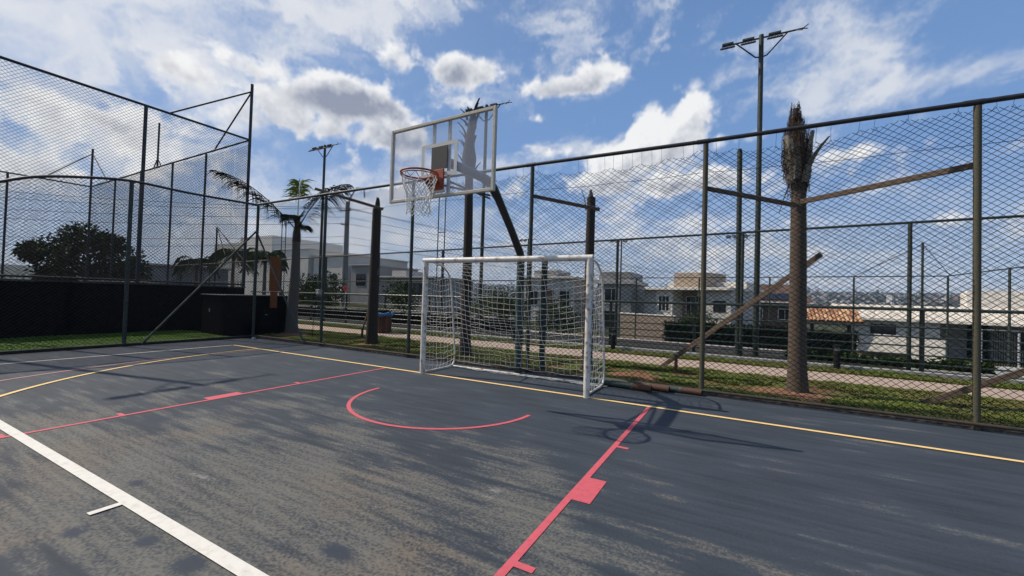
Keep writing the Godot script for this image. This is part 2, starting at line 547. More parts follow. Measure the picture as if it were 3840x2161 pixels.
# frond: curved rachis with leaflets, from base along points
func frond(pts: PackedVector3Array, leaflets: int, llen: float, droop: float, cols: Array, start := 0.18, spread := 0.75, lw := 0.035) -> MB:
	var mb := MB.new()
	mb.use_c = true
	mb.col = cols[0]
	var rad := PackedFloat32Array()
	for k in pts.size():
		rad.append(lerpf(0.022, 0.005, float(k) / (pts.size() - 1)))
	mb.tube(pts, rad, 5)
	for i in leaflets:
		var t := lerpf(start, 1.0, float(i) / leaflets)
		var fk := t * (pts.size() - 1)
		var k := mini(int(fk), pts.size() - 2)
		var p := pts[k].lerp(pts[k + 1], fk - k)
		var tg := (pts[k + 1] - pts[k]).normalized()
		var side := tg.cross(Vector3.UP).normalized()
		var env := sin(clampf(t * 0.92 + 0.12, 0.0, 1.0) * PI) * 0.75 + 0.25
		for sg in [-1.0, 1.0]:
			mb.col = cols[rng.randi() % cols.size()]
			var dir: Vector3 = (side * sg * spread + tg * 0.55 + Vector3.UP * rng.randf_range(-0.35, 0.25)).normalized()
			var l := llen * env * rng.randf_range(0.75, 1.15)
			leaf(mb, p, dir, tg, l, lw, droop * rng.randf_range(0.6, 1.3))
	return mb

func curve(a: Vector3, b: Vector3, c: Vector3, n: int) -> PackedVector3Array:
	var pts := PackedVector3Array()
	for i in n + 1:
		var t := float(i) / n
		pts.append(a.lerp(b, t).lerp(b.lerp(c, t), t))
	return pts

# ------------------------------------------------------------------ materials
func make_materials() -> void:
	M.green = pmat(ntex([[0.0, Color(0.012, 0.023, 0.020)], [0.45, Color(0.020, 0.035, 0.029)], [0.62, Color(0.040, 0.048, 0.032)], [0.78, Color(0.075, 0.055, 0.032)], [1.0, Color(0.10, 0.052, 0.026)]], 0.02, 3), Vector3(1.3, 0.7, 1.3), 0.62)
	M.mossy = pmat(ntex([[0.0, Color(0.020, 0.030, 0.024)], [0.4, Color(0.045, 0.052, 0.034)], [0.55, Color(0.085, 0.075, 0.042)], [0.7, Color(0.12, 0.085, 0.045)], [1.0, Color(0.075, 0.045, 0.026)]], 0.05, 4), Vector3(1.6, 1.6, 1.6), 0.8)
	M.dark_steel = pmat(ntex([[0.0, Color(0.010, 0.012, 0.016)], [0.6, Color(0.020, 0.022, 0.026)], [1.0, Color(0.05, 0.032, 0.022)]], 0.02, 5), Vector3(1, 1, 1), 0.55)
	M.wire = flat(Color(0.010, 0.017, 0.018), 0.7)
	M.wire_dark = flat(Color(0.008, 0.009, 0.012), 0.7)
	M.wire.metallic_specular = 0.2
	M.wire_dark.metallic_specular = 0.2
	M.goal_white = pmat(ntex([[0.0, Color(0.74, 0.71, 0.64)], [0.62, Color(0.66, 0.62, 0.54)], [0.72, Color(0.46, 0.38, 0.30)], [0.80, Color(0.33, 0.19, 0.11)], [1.0, Color(0.20, 0.09, 0.05)]], 0.012, 7, 5), Vector3(1.2, 1.2, 1.2), 0.5)
	M.net = flat(Color(0.72, 0.70, 0.64), 0.9)
	M.board_frame = pmat(ntex([[0.0, Color(0.56, 0.52, 0.42)], [0.7, Color(0.47, 0.43, 0.34)], [1.0, Color(0.30, 0.26, 0.19)]], 0.02, 8), Vector3(1, 1, 1), 0.5)
	M.board_white = flat(Color(0.58, 0.56, 0.49), 0.5)
	var gl := StandardMaterial3D.new()
	gl.albedo_color = Color(0.80, 0.82, 0.86, 0.20)
	gl.transparency = BaseMaterial3D.TRANSPARENCY_ALPHA
	gl.roughness = 0.35
	M.board_glass = gl
	M.hoop_dark = flat(Color(0.013, 0.014, 0.015), 0.5)
	M.plate = flat(Color(0.055, 0.056, 0.048), 0.7)
	M.rim = pmat(ntex([[0.0, Color(0.42, 0.085, 0.025)], [0.6, Color(0.33, 0.062, 0.02)], [1.0, Color(0.16, 0.035, 0.016)]], 0.03, 9), Vector3(3, 3, 3), 0.55)
	M.trunk = pmat(ntex([[0.0, Color(0.030, 0.021, 0.015)], [0.35, Color(0.075, 0.054, 0.040)], [0.6, Color(0.125, 0.092, 0.068)], [1.0, Color(0.19, 0.145, 0.11)]], 0.035, 10, 5), Vector3(1.2, 5.0, 1.2), 0.95, 0.0, bump(0.05, 31), 1.0)
	M.trunk_pale = pmat(ntex([[0.0, Color(0.055, 0.046, 0.038)], [0.4, Color(0.11, 0.095, 0.078)], [1.0, Color(0.20, 0.175, 0.145)]], 0.035, 11, 5), Vector3(1.2, 5.0, 1.2), 0.95)
	M.trunk_dark = pmat(ntex([[0.0, Color(0.016, 0.012, 0.010)], [0.4, Color(0.040, 0.030, 0.024)], [0.7, Color(0.070, 0.052, 0.040)], [1.0, Color(0.11, 0.085, 0.065)]], 0.035, 12, 5), Vector3(1.2, 5.0, 1.2), 0.95, 0.0, bump(0.05, 32), 1.0)
	M.boot = pmat(ntex([[0.0, Color(0.09, 0.075, 0.055)], [0.5, Color(0.20, 0.175, 0.135)], [1.0, Color(0.32, 0.29, 0.23)]], 0.03, 13), Vector3(2, 1, 2), 0.95)
	M.fibre = pmat(ntex([[0.0, Color(0.035, 0.022, 0.016)], [1.0, Color(0.12, 0.078, 0.052)]], 0.05, 14), Vector3(2, 2, 2), 1.0)
	M.plank = pmat(ntex([[0.0, Color(0.070, 0.046, 0.031)], [0.5, Color(0.145, 0.102, 0.071)], [1.0, Color(0.23, 0.175, 0.13)]], 0.03, 15, 5), Vector3(0.9, 4.0, 4.0), 0.9)
	M.kerb = pmat(ntex([[0.0, Color(0.045, 0.034, 0.026)], [0.5, Color(0.10, 0.080, 0.060)], [1.0, Color(0.20, 0.17, 0.13)]], 0.02, 16, 5), Vector3(0.8, 0.8, 0.8), 0.95)
	M.kerb_dark = pmat(ntex([[0.0, Color(0.018, 0.017, 0.016)], [1.0, Color(0.055, 0.050, 0.042)]], 0.02, 17, 5), Vector3(0.8, 0.8, 0.8), 0.95)
	M.path = pmat(ntex([[0.0, Color(0.30, 0.215, 0.160)], [0.5, Color(0.38, 0.285, 0.22)], [1.0, Color(0.46, 0.36, 0.29)]], 0.015, 18, 6, 1024), Vector3(0.35, 0.35, 0.35), 0.95)
	M.lawn = pmat(ntex([[0.0, Color(0.115, 0.052, 0.026)], [0.30, Color(0.125, 0.085, 0.040)], [0.45, Color(0.105, 0.110, 0.036)], [1.0, Color(0.085, 0.125, 0.026)]], 0.008, 19, 6, 1024), Vector3(0.14, 0.14, 0.14), 1.0)
	M.soil = pmat(ntex([[0.0, Color(0.12, 0.055, 0.028)], [0.5, Color(0.20, 0.095, 0.048)], [1.0, Color(0.28, 0.15, 0.085)]], 0.03, 56, 6), Vector3(0.8, 0.8, 0.8), 1.0)
	M.turf = pmat(ntex([[0.0, Color(0.060, 0.120, 0.018)], [1.0, Color(0.090, 0.165, 0.026)]], 0.02, 20, 4), Vector3(0.4, 0.4, 0.4), 1.0)
	M.asphalt = pmat(ntex([[0.0, Color(0.030, 0.030, 0.031)], [0.5, Color(0.048, 0.047, 0.046)], [1.0, Color(0.070, 0.067, 0.063)]], 0.02, 21, 6), Vector3(0.2, 0.2, 0.2), 0.95)
	M.paving = pmat(ntex([[0.0, Color(0.36, 0.30, 0.26)], [1.0, Color(0.50, 0.43, 0.38)]], 0.02, 22, 5), Vector3(0.2, 0.2, 0.2), 0.95)
	M.concrete = pmat(ntex([[0.0, Color(0.28, 0.275, 0.26)], [1.0, Color(0.42, 0.41, 0.39)]], 0.02, 23, 5), Vector3(0.3, 0.3, 0.3), 0.95)
	M.earth = pmat(ntex([[0.0, Color(0.060, 0.048, 0.030)], [0.5, Color(0.050, 0.058, 0.026)], [1.0, Color(0.085, 0.080, 0.045)]], 0.01, 24, 6), Vector3(0.03, 0.03, 0.03), 1.0)
	M.black_wall = pmat(ntex([[0.0, Color(0.004, 0.004, 0.005)], [1.0, Color(0.012, 0.012, 0.013)]], 0.02, 25, 5), Vector3(0.5, 0.5, 0.5), 0.9)
	M.cabinet = pmat(ntex([[0.0, Color(0.004, 0.004, 0.006)], [1.0, Color(0.012, 0.012, 0.014)]], 0.02, 26, 5), Vector3(0.5, 0.5, 0.5), 0.6)
	for k in ["black_wall", "cabinet", "kerb_dark", "lawn", "turf", "earth", "asphalt"]:
		M[k].metallic_specular = 0.12
	M.orange_board = pmat(ntex([[0.0, Color(0.18, 0.052, 0.014)], [0.5, Color(0.27, 0.080, 0.020)], [1.0, Color(0.33, 0.11, 0.030)]], 0.03, 27, 5), Vector3(5.0, 0.8, 5.0), 0.8)
	M.steel_pale = flat(Color(0.30, 0.31, 0.32), 0.5, 0.3)
	var walls := {"white": [Color(0.66, 0.62, 0.55), Color(0.75, 0.71, 0.64)], "pale": [Color(0.44, 0.42, 0.39), Color(0.54, 0.52, 0.48)], "grey": [Color(0.26, 0.25, 0.235), Color(0.34, 0.33, 0.31)], "cream": [Color(0.60, 0.54, 0.44), Color(0.70, 0.64, 0.54)], "beige": [Color(0.36, 0.28, 0.20), Color(0.46, 0.37, 0.28)], "tan": [Color(0.26, 0.20, 0.15), Color(0.34, 0.27, 0.21)], "brown": [Color(0.10, 0.065, 0.05), Color(0.16, 0.105, 0.08)]}
	var sd := 40
	for k in walls:
		M["wall_" + k] = pmat(ntex([[0.0, walls[k][0]], [1.0, walls[k][1]]], 0.012, sd, 5), Vector3(0.12, 0.06, 0.12), 0.9)
		sd += 1
	M.glass = flat(Color(0.020, 0.024, 0.028), 0.08)
	M.frame_dark = flat(Color(0.014, 0.014, 0.015), 0.6)
	M.frame_dark.metallic_specular = 0.25
	M.frame_white = flat(Color(0.68, 0.68, 0.66), 0.5)
	M.tile = [flat(Color(0.46, 0.23, 0.11), 0.8), flat(Color(0.54, 0.31, 0.17), 0.8), flat(Color(0.33, 0.15, 0.08), 0.85), flat(Color(0.58, 0.38, 0.22), 0.8)]
	M.roof_tile = pmat(ntex([[0.0, Color(0.085, 0.050, 0.038)], [1.0, Color(0.15, 0.088, 0.066)]], 0.05, 50, 4), Vector3(0.5, 0.5, 0.5), 0.9)
	M.hill = pmat(ntex([[0.0, Color(0.045, 0.058, 0.030)], [0.5, Color(0.075, 0.080, 0.045)], [1.0, Color(0.14, 0.12, 0.085)]], 0.03, 51, 5), Vector3(0.002, 0.002, 0.002), 1.0)
	var lf := StandardMaterial3D.new()
	lf.vertex_color_use_as_albedo = true
	lf.roughness = 0.6
	lf.backlight_enabled = true
	lf.backlight = Color(0.22, 0.30, 0.08)
	lf.metallic_specular = 0.2
	M.leaf = lf
	var dl := StandardMaterial3D.new()
	dl.vertex_color_use_as_albedo = true
	dl.roughness = 0.85
	dl.metallic_specular = 0.12
	M.dry_leaf = dl
	M.bag = flat(Color(0.035, 0.13, 0.30), 0.4)
	M.slat = [flat(Color(0.085, 0.036, 0.020), 0.7), flat(Color(0.12, 0.052, 0.030), 0.7), flat(Color(0.065, 0.028, 0.016), 0.75)]
	M.lamp_grey = flat(Color(0.07, 0.07, 0.066), 0.6)
	M.lamp_glass = flat(Color(0.16, 0.17, 0.17), 0.1)
	M.pole_concrete = pmat(ntex([[0.0, Color(0.16, 0.16, 0.155)], [1.0, Color(0.25, 0.245, 0.235)]], 0.03, 52, 4), Vector3(1, 0.4, 1), 0.95)
	M.rusty_green = pmat(ntex([[0.0, Color(0.020, 0.030, 0.026)], [0.5, Color(0.045, 0.040, 0.030)], [0.75, Color(0.085, 0.045, 0.026)], [1.0, Color(0.16, 0.075, 0.04)]], 0.02, 57, 5), Vector3(0.6, 0.6, 0.6), 0.85)
	M.rail_green = pmat(ntex([[0.0, Color(0.022, 0.036, 0.032)], [0.7, Color(0.040, 0.056, 0.048)], [1.0, Color(0.09, 0.085, 0.07)]], 0.02, 58, 4), Vector3(0.8, 0.8, 0.8), 0.32)
	M.rust = pmat(ntex([[0.0, Color(0.055, 0.028, 0.018)], [0.6, Color(0.11, 0.052, 0.030)], [1.0, Color(0.17, 0.090, 0.052)]], 0.04, 53, 5), Vector3(2, 2, 2), 0.9)
	M.pipe_green = pmat(ntex([[0.0, Color(0.013, 0.030, 0.028)], [0.6, Color(0.026, 0.050, 0.044)], [0.82, Color(0.06, 0.075, 0.066)], [1.0, Color(0.11, 0.06, 0.035)]], 0.03, 54, 5), Vector3(1.5, 1.5, 1.5), 0.7)

func line_mat(a: Color, b: Color, sd: int) -> StandardMaterial3D:
	# road paint with worn flecks letting the dark floor through
	return pmat(ntex([[0.0, Color(0.10, 0.10, 0.10)], [0.10, b.lerp(Color(0.10, 0.10, 0.10), 0.5)], [0.17, b], [0.5, a.lerp(b, 0.35)], [1.0, a]], 0.035, sd, 5), Vector3(0.8, 0.8, 0.8), 0.75)

# ------------------------------------------------------------------ court and markings
func build_court() -> void:
	var mb := MB.new()
	var x0 := FX - 0.02; var x1 := 9.4; var z0 := FZ - 0.02; var z1 := 14.0
	var u := func(x: float, z: float) -> Vector2: return Vector2((x + 9.2) / 18.4, (z + 1.4) / 9.2)
	mb.quad_uv([Vector3(x0, 0, z0), Vector3(x1, 0, z0), Vector3(x1, 0, z1), Vector3(x0, 0, z1)], [u.call(x0, z0), u.call(x1, z0), u.call(x1, z1), u.call(x0, z1)], Vector3.UP)
	var m := StandardMaterial3D.new()
	m.albedo_texture = court_texture()
	m.roughness = 0.72
	m.metallic_specular = 0.35
	var court := structure("court_floor", mb, m)
	var red := line_mat(Color(0.60, 0.10, 0.125), Color(0.50, 0.085, 0.105), 61)
	var white := line_mat(Color(0.74, 0.71, 0.63), Color(0.62, 0.59, 0.52), 62)
	var yellow := line_mat(Color(0.86, 0.60, 0.24), Color(0.74, 0.50, 0.20), 63)
	var cream := line_mat(Color(0.76, 0.70, 0.58), Color(0.64, 0.58, 0.48), 64)
	var y := 0.004
	var bar := func(called: String, xa: float, xb: float, za: float, zb: float, mat: Material, yy: float) -> void:
		var q := MB.new()
		q.quad(Vector3(xa, yy, za), Vector3(xb, yy, za), Vector3(xb, yy, zb), Vector3(xa, yy, zb), Vector3.UP)
		part(called, q, mat, court)
	bar.call("goal_line", -7.66, 9.0, -0.065, 0.0, yellow, y * 2)
	bar.call("side_line", -7.70, -7.645, 0.0, 13.0, cream, y)
	# key of the basketball court
	for sg in [-1.0, 1.0]:
		var xo: float = 2.45 * sg
		var lo := minf(xo, xo - 0.05 * sg); var hi := maxf(xo, xo - 0.05 * sg)
		bar.call("lane_line", lo, hi, 0.0, 5.8, red, y)
		for t in [[1.72, 1.77, 0.11], [2.58, 3.0, 0.135], [3.82, 3.87, 0.11], [4.68, 4.73, 0.11]]:
			bar.call("lane_mark", minf(xo, xo + t[2] * sg), maxf(xo, xo + t[2] * sg), t[0], t[1], red, y)
	bar.call("free_throw_line", -2.40, 2.40, 5.75, 5.80, red, y)
	bar.call("service_line", -4.6, 4.6, 4.575, 4.655, white, y * 2)
	bar.call("centre_mark", -0.065, -0.015, 4.655, 4.81, white, y * 2)
	var arc := func(called: String, cx: float, cz: float, r: float, wd: float, a0: float, a1: float, mat: Material, yy: float) -> void:
		var q := MB.new()
		var n := 64
		for i in n:
			var p := lerpf(a0, a1, float(i) / n); var e := lerpf(a0, a1, float(i + 1) / n)
			q.quad(Vector3(cx + cos(p) * r, yy, cz + sin(p) * r), Vector3(cx + cos(e) * r, yy, cz + sin(e) * r), Vector3(cx + cos(e) * (r - wd), yy, cz + sin(e) * (r - wd)), Vector3(cx + cos(p) * (r - wd), yy, cz + sin(p) * (r - wd)), Vector3.UP)
		part(called, q, mat, court)
	arc.call("no_charge_arc", 0.0, 1.24, 1.28, 0.05, 0.02, PI - 0.02, red, y)
	# futsal penalty area: quarter circle from the goal line, then straight on
	arc.call("penalty_arc", -1.0, 0.0, 5.62, 0.06, PI * 0.5, PI, yellow, y * 2)
	bar.call("penalty_line", -1.0, 1.0, 5.56, 5.62, yellow, y * 3)
	arc.call("penalty_arc", 1.0, 0.0, 5.62, 0.06, 0.0, PI * 0.5, yellow, y * 2)
	# three point line
	var pink := line_mat(Color(0.52, 0.26, 0.23), Color(0.40, 0.20, 0.18), 65)
	bar.call("three_point_line", -6.46, -6.41, 0.0, 2.3, pink, y)
	arc.call("three_point_arc", 0.0, 1.24, 6.5, 0.05, PI * 0.5, PI - 0.165, pink, y)

# ------------------------------------------------------------------ fences
func build_back_fence() -> void:
	var f := thing("chain_link_fence", "green chain-link fence with rusty posts running behind the goal", "fence")
	var tops := [3.92, 3.95, 3.97, 3.98, 3.97, 3.99, 4.02]
	var xs := [-9.05, -6.03, -3.05, -0.06, 2.97, 6.0, 9.0]
	for i in xs.size():
		var p := MB.new()
		var r := 0.038
		p.rod(Vector3(xs[i], 0.0, FZ), Vector3(xs[i] - 0.01, tops[i] - 0.045, FZ), r, 12)
		part("post", p, M.mossy if i >= 4 else M.green, f)
	var rail := MB.new()
	var pts := PackedVector3Array()
	for i in xs.size():
		pts.append(Vector3(xs[i], tops[i], FZ))
	rail.tube(pts, PackedFloat32Array([0.032]), 10)
	part("top_rail", rail, M.dark_steel, f)
	for i in xs.size() - 1:
		var c := MB.new()
		var a := pts[i + 1]
		var d := (pts[i + 1] - pts[i]).normalized()
		c.rod(a - d * 0.14, a + d * 0.05, 0.037, 10)
		part("rail_sleeve", c, M.dark_steel, f)
	var low := MB.new()
	low.rod(Vector3(-9.05, 0.075, FZ + 0.05), Vector3(9.0, 0.075, FZ + 0.05), 0.022, 8)
	part("bottom_rail", low, M.rusty_green, f)
	# slack wire through the upper mesh
	var tw := MB.new()
	var tp := PackedVector3Array()
	for i in 73:
		var x := -9.0 + i * 0.25
		var ph := fposmod(x, 3.02) / 3.02
		tp.append(Vector3(x, 3.47 - 0.02 * sin(ph * PI) + 0.006 * sin(x * 5.0), FZ + 0.008))
	tw.tube(tp, PackedFloat32Array([0.0035]), 4, false)
	part("tension_wire", tw, M.wire, f)
	var nz := FastNoiseLite.new(); nz.seed = 3; nz.frequency = 0.5
	var slack := func(s: float) -> float:
		var x := -9.05 + s
		var ph := fposmod(x + 0.06, 3.02) / 3.02
		var deep := sm(-3.5, 0.5, x) * sm(5.6, 3.9, x)
		var saw := absf(sin(x * PI / 0.48))
		return 3.95 - 0.045 - (0.02 + deep * 0.15) * pow(sin(ph * PI), 0.5) - (0.015 + 0.045 * deep) * saw - 0.03 * nz.get_noise_1d(x * 3.0)
	var bulge := func(s: float, y: float) -> float: return 0.022 * nz.get_noise_2d(s * 1.4, y * 1.4 + 40.0) + 0.01
	var link := chain_link(Vector3(-9.05, 0, FZ), Vector3.RIGHT, 18.0, 0.09, 3.95, 0.100, 0.076, 0.0038, 0.34, slack, bulge)
	part("wire_mesh", link, M.wire, f, "stuff")
	var ties := MB.new()
	for i in 110:
		var x := -8.9 + i * 0.16
		if rng.randf() < 0.35: continue
		var yt := 3.98 + 0.004 * (x)
		var ys: float = slack.call(x + 9.05) - 0.02
		if yt - ys < 0.05: continue
		ties.rod(Vector3(x, yt, FZ + 0.03), Vector3(x + rng.randf_range(-0.02, 0.02), ys + 0.03, FZ), 0.0022, 3, -1.0, false)
		ties.rod(Vector3(x, ys + 0.04, FZ), Vector3(x - 0.035, ys - 0.03, FZ), 0.0022, 3, -1.0, false)
		ties.rod(Vector3(x, ys + 0.04, FZ), Vector3(x + 0.035, ys - 0.03, FZ), 0.0022, 3, -1.0, false)
	part("tie_wire", ties, M.wire, f, "stuff")
	var br := MB.new()
	br.rod(Vector3(-9.0, 3.1, FZ + 0.06), Vector3(-6.61, 0.03, FZ + 0.06), 0.024, 8)
	part("corner_brace", br, M.green, f)
	# concrete kerb that the fence stands in
	var kb := MB.new()
	kb.box(Vector3(0.0, 0.01, FZ - 0.07), Vector3(18.3, 0.06, 0.12), Basis.IDENTITY, 0.012)
	var k := structure("kerb", kb, M.kerb)
	k.position = Vector3.ZERO

	var g := thing("chain_link_fence", "dark chain-link fence with a bent top rail beside the turf strip", "fence")
	var z0 := FZ
	var path := [Vector3(FX, 3.90, FZ), Vector3(FX, 3.85, 0.4), Vector3(FX, 3.86, 1.64), Vector3(FX, 3.72, 2.51), Vector3(FX, 3.56, 3.14), Vector3(FX, 3.33, 3.62), Vector3(FX, 2.95, 4.3), Vector3(FX, 2.75, 4.64)]
	var rp := PackedVector3Array()
	var cv := Curve3D.new()
	for i in path.size():
		var tang: Vector3 = (path[mini(i + 1, path.size() - 1)] - path[maxi(i - 1, 0)]) * 0.16
		cv.add_point(path[i], -tang, tang)
	for i in 41:
		rp.append(cv.sample_baked(cv.get_baked_length() * i / 40.0))
	var rl := MB.new()
	rl.tube(rp, PackedFloat32Array([0.03]), 8)
	part("top_rail", rl, M.dark_steel, g)
	for zz in [1.63, 4.64]:
		var p := MB.new()
		p.rod(Vector3(FX, 0, zz), Vector3(FX, 3.84 if zz < 2 else 2.74, zz), 0.042, 10)
		part("post", p, M.green, g)
	var lr := MB.new()
	lr.rod(Vector3(FX + 0.05, 0.06, FZ + 0.1), Vector3(FX + 0.05, 0.06, 4.64), 0.02, 8)
	part("bottom_rail", lr, M.dark_steel, g)
	var b2 := MB.new()
	b2.rod(Vector3(FX + 0.06, 3.1, FZ + 0.08), Vector3(FX + 0.06, 0.03, 1.33), 0.028, 8)
	part("corner_brace", b2, M.green, g)
	var ltop := func(s: float) -> float:
		var z := FZ + s
		for i in rp.size() - 1:
			if z <= rp[i + 1].z:
				return lerpf(rp[i].y, rp[i + 1].y, clampf((z - rp[i].z) / maxf(rp[i + 1].z - rp[i].z, 1e-4), 0, 1)) - 0.03
		return 2.7
	var lm := chain_link(Vector3(FX, 0, FZ), Vector3.BACK, 5.94, 0.09, 3.87, 0.090, 0.080, 0.0034, 0.5, ltop, null)
	part("wire_mesh", lm, M.wire_dark, g, "stuff")
	var lk := MB.new()
	lk.box(Vector3(FX - 0.07, 0.005, 3.2), Vector3(0.12, 0.06, 9.0), Basis.IDENTITY, 0.01)
	structure("kerb", lk, M.kerb_dark)

func build_tall_fence() -> void:
	# black wall
	var wl := thing("black_wall", "low matt black wall between the turf strip and the next field", "wall")
	var b := MB.new()
	b.box(Vector3(WX - 0.1, WH * 0.5, 1.8), Vector3(0.2, WH, 9.3), Basis.IDENTITY, 0.01)
	part("face", b, M.black_wall, wl)
	b = MB.new()
	b.box(Vector3(WX - 0.1, WH + 0.023, 1.8), Vector3(0.26, 0.04, 9.36), Basis.IDENTITY, 0.008)
	part("coping", b, M.dark_steel, wl)
	b = MB.new()
	b.box(Vector3(WX - 7.4, WH * 0.5, -2.85), Vector3(14.4, WH, 0.2), Basis.IDENTITY, 0.01)
	var w2 := thing("black_wall", "black wall under the end fence of the next field", "wall")
	part("face", b, M.black_wall, w2)
	b = MB.new()
	b.box(Vector3(WX - 7.4, WH + 0.023, -2.85), Vector3(14.44, 0.04, 0.26), Basis.IDENTITY, 0.008)
	part("coping", b, M.dark_steel, w2)
	var yb := WH + 0.06
	var yt := 6.87
	var f := thing("field_fence", "tall dark chain-link fence standing on the long black wall", "fence", "tall fences round the next field")
	var p := MB.new()
	p.rod(Vector3(WX, WH + 0.04, -2.8), Vector3(WX, 8.93, -2.8), 0.05, 10)
	part("corner_pole", p, M.dark_steel, f)
	for z in [0.25, 3.25, 6.2]:
		p = MB.new(); p.rod(Vector3(WX, WH + 0.04, z), Vector3(WX, yt, z), 0.048, 10)
		part("post", p, M.dark_steel, f)
	p = MB.new(); p.rod(Vector3(WX, yt, -2.8), Vector3(WX, yt, 6.25), 0.038, 8)
	part("top_rail", p, M.dark_steel, f)
	p = MB.new(); p.rod(Vector3(WX, yb + 0.06, -2.8), Vector3(WX, yb + 0.06, 6.25), 0.028, 8)
	part("bottom_rail", p, M.dark_steel, f)
	p = MB.new(); p.rod(Vector3(WX, 8.66, -2.8), Vector3(WX, yt, -0.33), 0.028, 8)
	part("brace", p, M.dark_steel, f)
	p = MB.new(); p.rod(Vector3(WX, 8.66, -2.8), Vector3(-14.79, yt, -2.8), 0.028, 8)
	part("brace", p, M.dark_steel, f)
	var mm := chain_link(Vector3(WX, 0, -2.8), Vector3.BACK, 9.0, yb, yt, 0.105, 0.095, 0.0043, 9.0, null, null)
	part("wire_mesh", mm, M.wire_dark, f, "stuff")
	# end run
	var e := thing("field_fence", "tall end fence of the next field with a spike on its top rail", "fence", "tall fences round the next field")
	for x in [-15.42, -18.17, -21.2, -24.05]:
		p = MB.new(); p.rod(Vector3(x, WH + 0.04, -2.8), Vector3(x, yt - 0.1, -2.8), 0.042, 8)
		part("post", p, M.dark_steel, e)
	p = MB.new(); p.rod(Vector3(WX - 0.05, yt, -2.8), Vector3(-27.1, 6.62, -2.8), 0.036, 8)
	part("top_rail", p, M.dark_steel, e)
	p = MB.new(); p.rod(Vector3(WX - 0.05, yb + 0.06, -2.8), Vector3(-27.1, yb + 0.06, -2.8), 0.026, 8)
	part("bottom_rail", p, M.dark_steel, e)
	p = MB.new(); p.rod(Vector3(-19.6, 6.75, -2.8), Vector3(-19.6, 8.75, -2.8), 0.04, 8)
	part("spike", p, M.dark_steel, e)
	for sg in [-1.0, 1.0]:
		p = MB.new(); p.rod(Vector3(-19.6, 7.15, -2.8), Vector3(-19.6 + 0.35 * sg, 6.76, -2.8), 0.025, 6)
		part("spike_foot", p, M.dark_steel, e)
	mm = chain_link(Vector3(-27.1, 0, -2.8), Vector3.RIGHT, 14.65, yb, 6.7, 0.115, 0.10, 0.0043, 9.0, null, null)
	part("wire_mesh", mm, M.wire_dark, e, "stuff")
	# far run
	var g := thing("field_fence", "tall far fence of the next field in front of the big tree", "fence", "tall fences round the next field")
	p = MB.new(); p.rod(Vector3(-27.15, 0, -2.8), Vector3(-27.15, 8.66, -2.8), 0.05, 8)
	part("corner_pole", p, M.dark_steel, g)
	for z in [0.1, 3.0]:
		p = MB.new(); p.rod(Vector3(-27.15, 0, z), Vector3(-27.15, 6.6, z), 0.045, 8)
		part("post", p, M.dark_steel, g)
	p = MB.new(); p.rod(Vector3(-27.15, 6.62, -2.8), Vector3(-27.15, 6.55, 3.2), 0.036, 8)
	part("top_rail", p, M.dark_steel, g)
	p = MB.new(); p.rod(Vector3(-27.15, 8.4, -2.8), Vector3(-27.15, 6.62, -1.0), 0.025, 8)
	part("brace", p, M.dark_steel, g)
	p = MB.new(); p.rod(Vector3(-27.15, 8.4, -2.8), Vector3(-25.0, 6.66, -2.8), 0.025, 8)
	part("brace", p, M.dark_steel, g)
	mm = chain_link(Vector3(-27.15, 0, -2.8), Vector3.BACK, 6.0, 0.2, 6.58, 0.12, 0.10, 0.0038, 9.0, null, null)
	part("wire_mesh", mm, M.wire_dark, g, "stuff")

func build_railing() -> void:
	var r := thing("guard_railing", "long low guard railing of horizontal pipes beyond the footpath", "railing")
	var z := -6.8
	var hy := func(x: float) -> float: return 1.38 + 0.0055 * x
	var p := MB.new()
	p.rod(Vector3(-19.0, hy.call(-19.0), z), Vector3(11.0, hy.call(11.0), z), 0.038, 10)
	part("top_rail", p, M.rail_green, r)
	for k in [1.0, 0.78, 0.585, 0.39, 0.195]:
		p = MB.new()
		p.rod(Vector3(-19.0, k * hy.call(-19.0) / 1.4, z), Vector3(11.0, k * hy.call(11.0) / 1.4, z), 0.018, 8)
		part("rail", p, M.rail_green, r)
	for i in 13:
		var x := 7.07 - 2.36 * (i - 1)
		p = MB.new()
		p.rod(Vector3(x, 0.0, z - 0.06), Vector3(x, hy.call(x), z - 0.06), 0.045, 10)
		part("post", p, M.green, r)
	# taller green mesh fence behind it
	var f := thing("chain_link_fence", "tall green mesh fence on square posts right behind the guard railing", "fence")
	var ty := func(x: float) -> float: return 3.29 + 0.0205 * x
	for i in 12:
		var x := 10.3 - 3.4 * i
		p = MB.new()
		p.rod(Vector3(x, 0.0, -7.05), Vector3(x, ty.call(x), -7.05), 0.042, 10)
		part("post", p, M.green, f)
	p = MB.new()
	p.rod(Vector3(-28.0, ty.call(-28.0), -7.05), Vector3(11.5, ty.call(11.5), -7.05), 0.03, 8)
	part("top_rail", p, M.green, f)
	p = MB.new()
	p.rod(Vector3(-28.0, ty.call(-28.0) * 0.62, -7.05), Vector3(-3.0, ty.call(-3.0) * 0.62, -7.05), 0.02, 8)
	part("middle_rail", p, M.green, f)
	var top := func(s: float) -> float: return 3.29 + 0.0205 * (s - 28.0)
	var mm := chain_link(Vector3(-28.0, 0, -7.05), Vector3.RIGHT, 39.5, 0.15, 3.3, 0.105, 0.09, 0.0028, 4.0, top, null)
	part("wire_mesh", mm, M.wire, f, "stuff")
	var kb := MB.new()
	kb.box(Vector3(-4.0, 0.03, -6.25), Vector3(31.0, 0.12, 0.11), Basis.IDENTITY, 0.012)
	structure("kerb", kb, M.concrete)

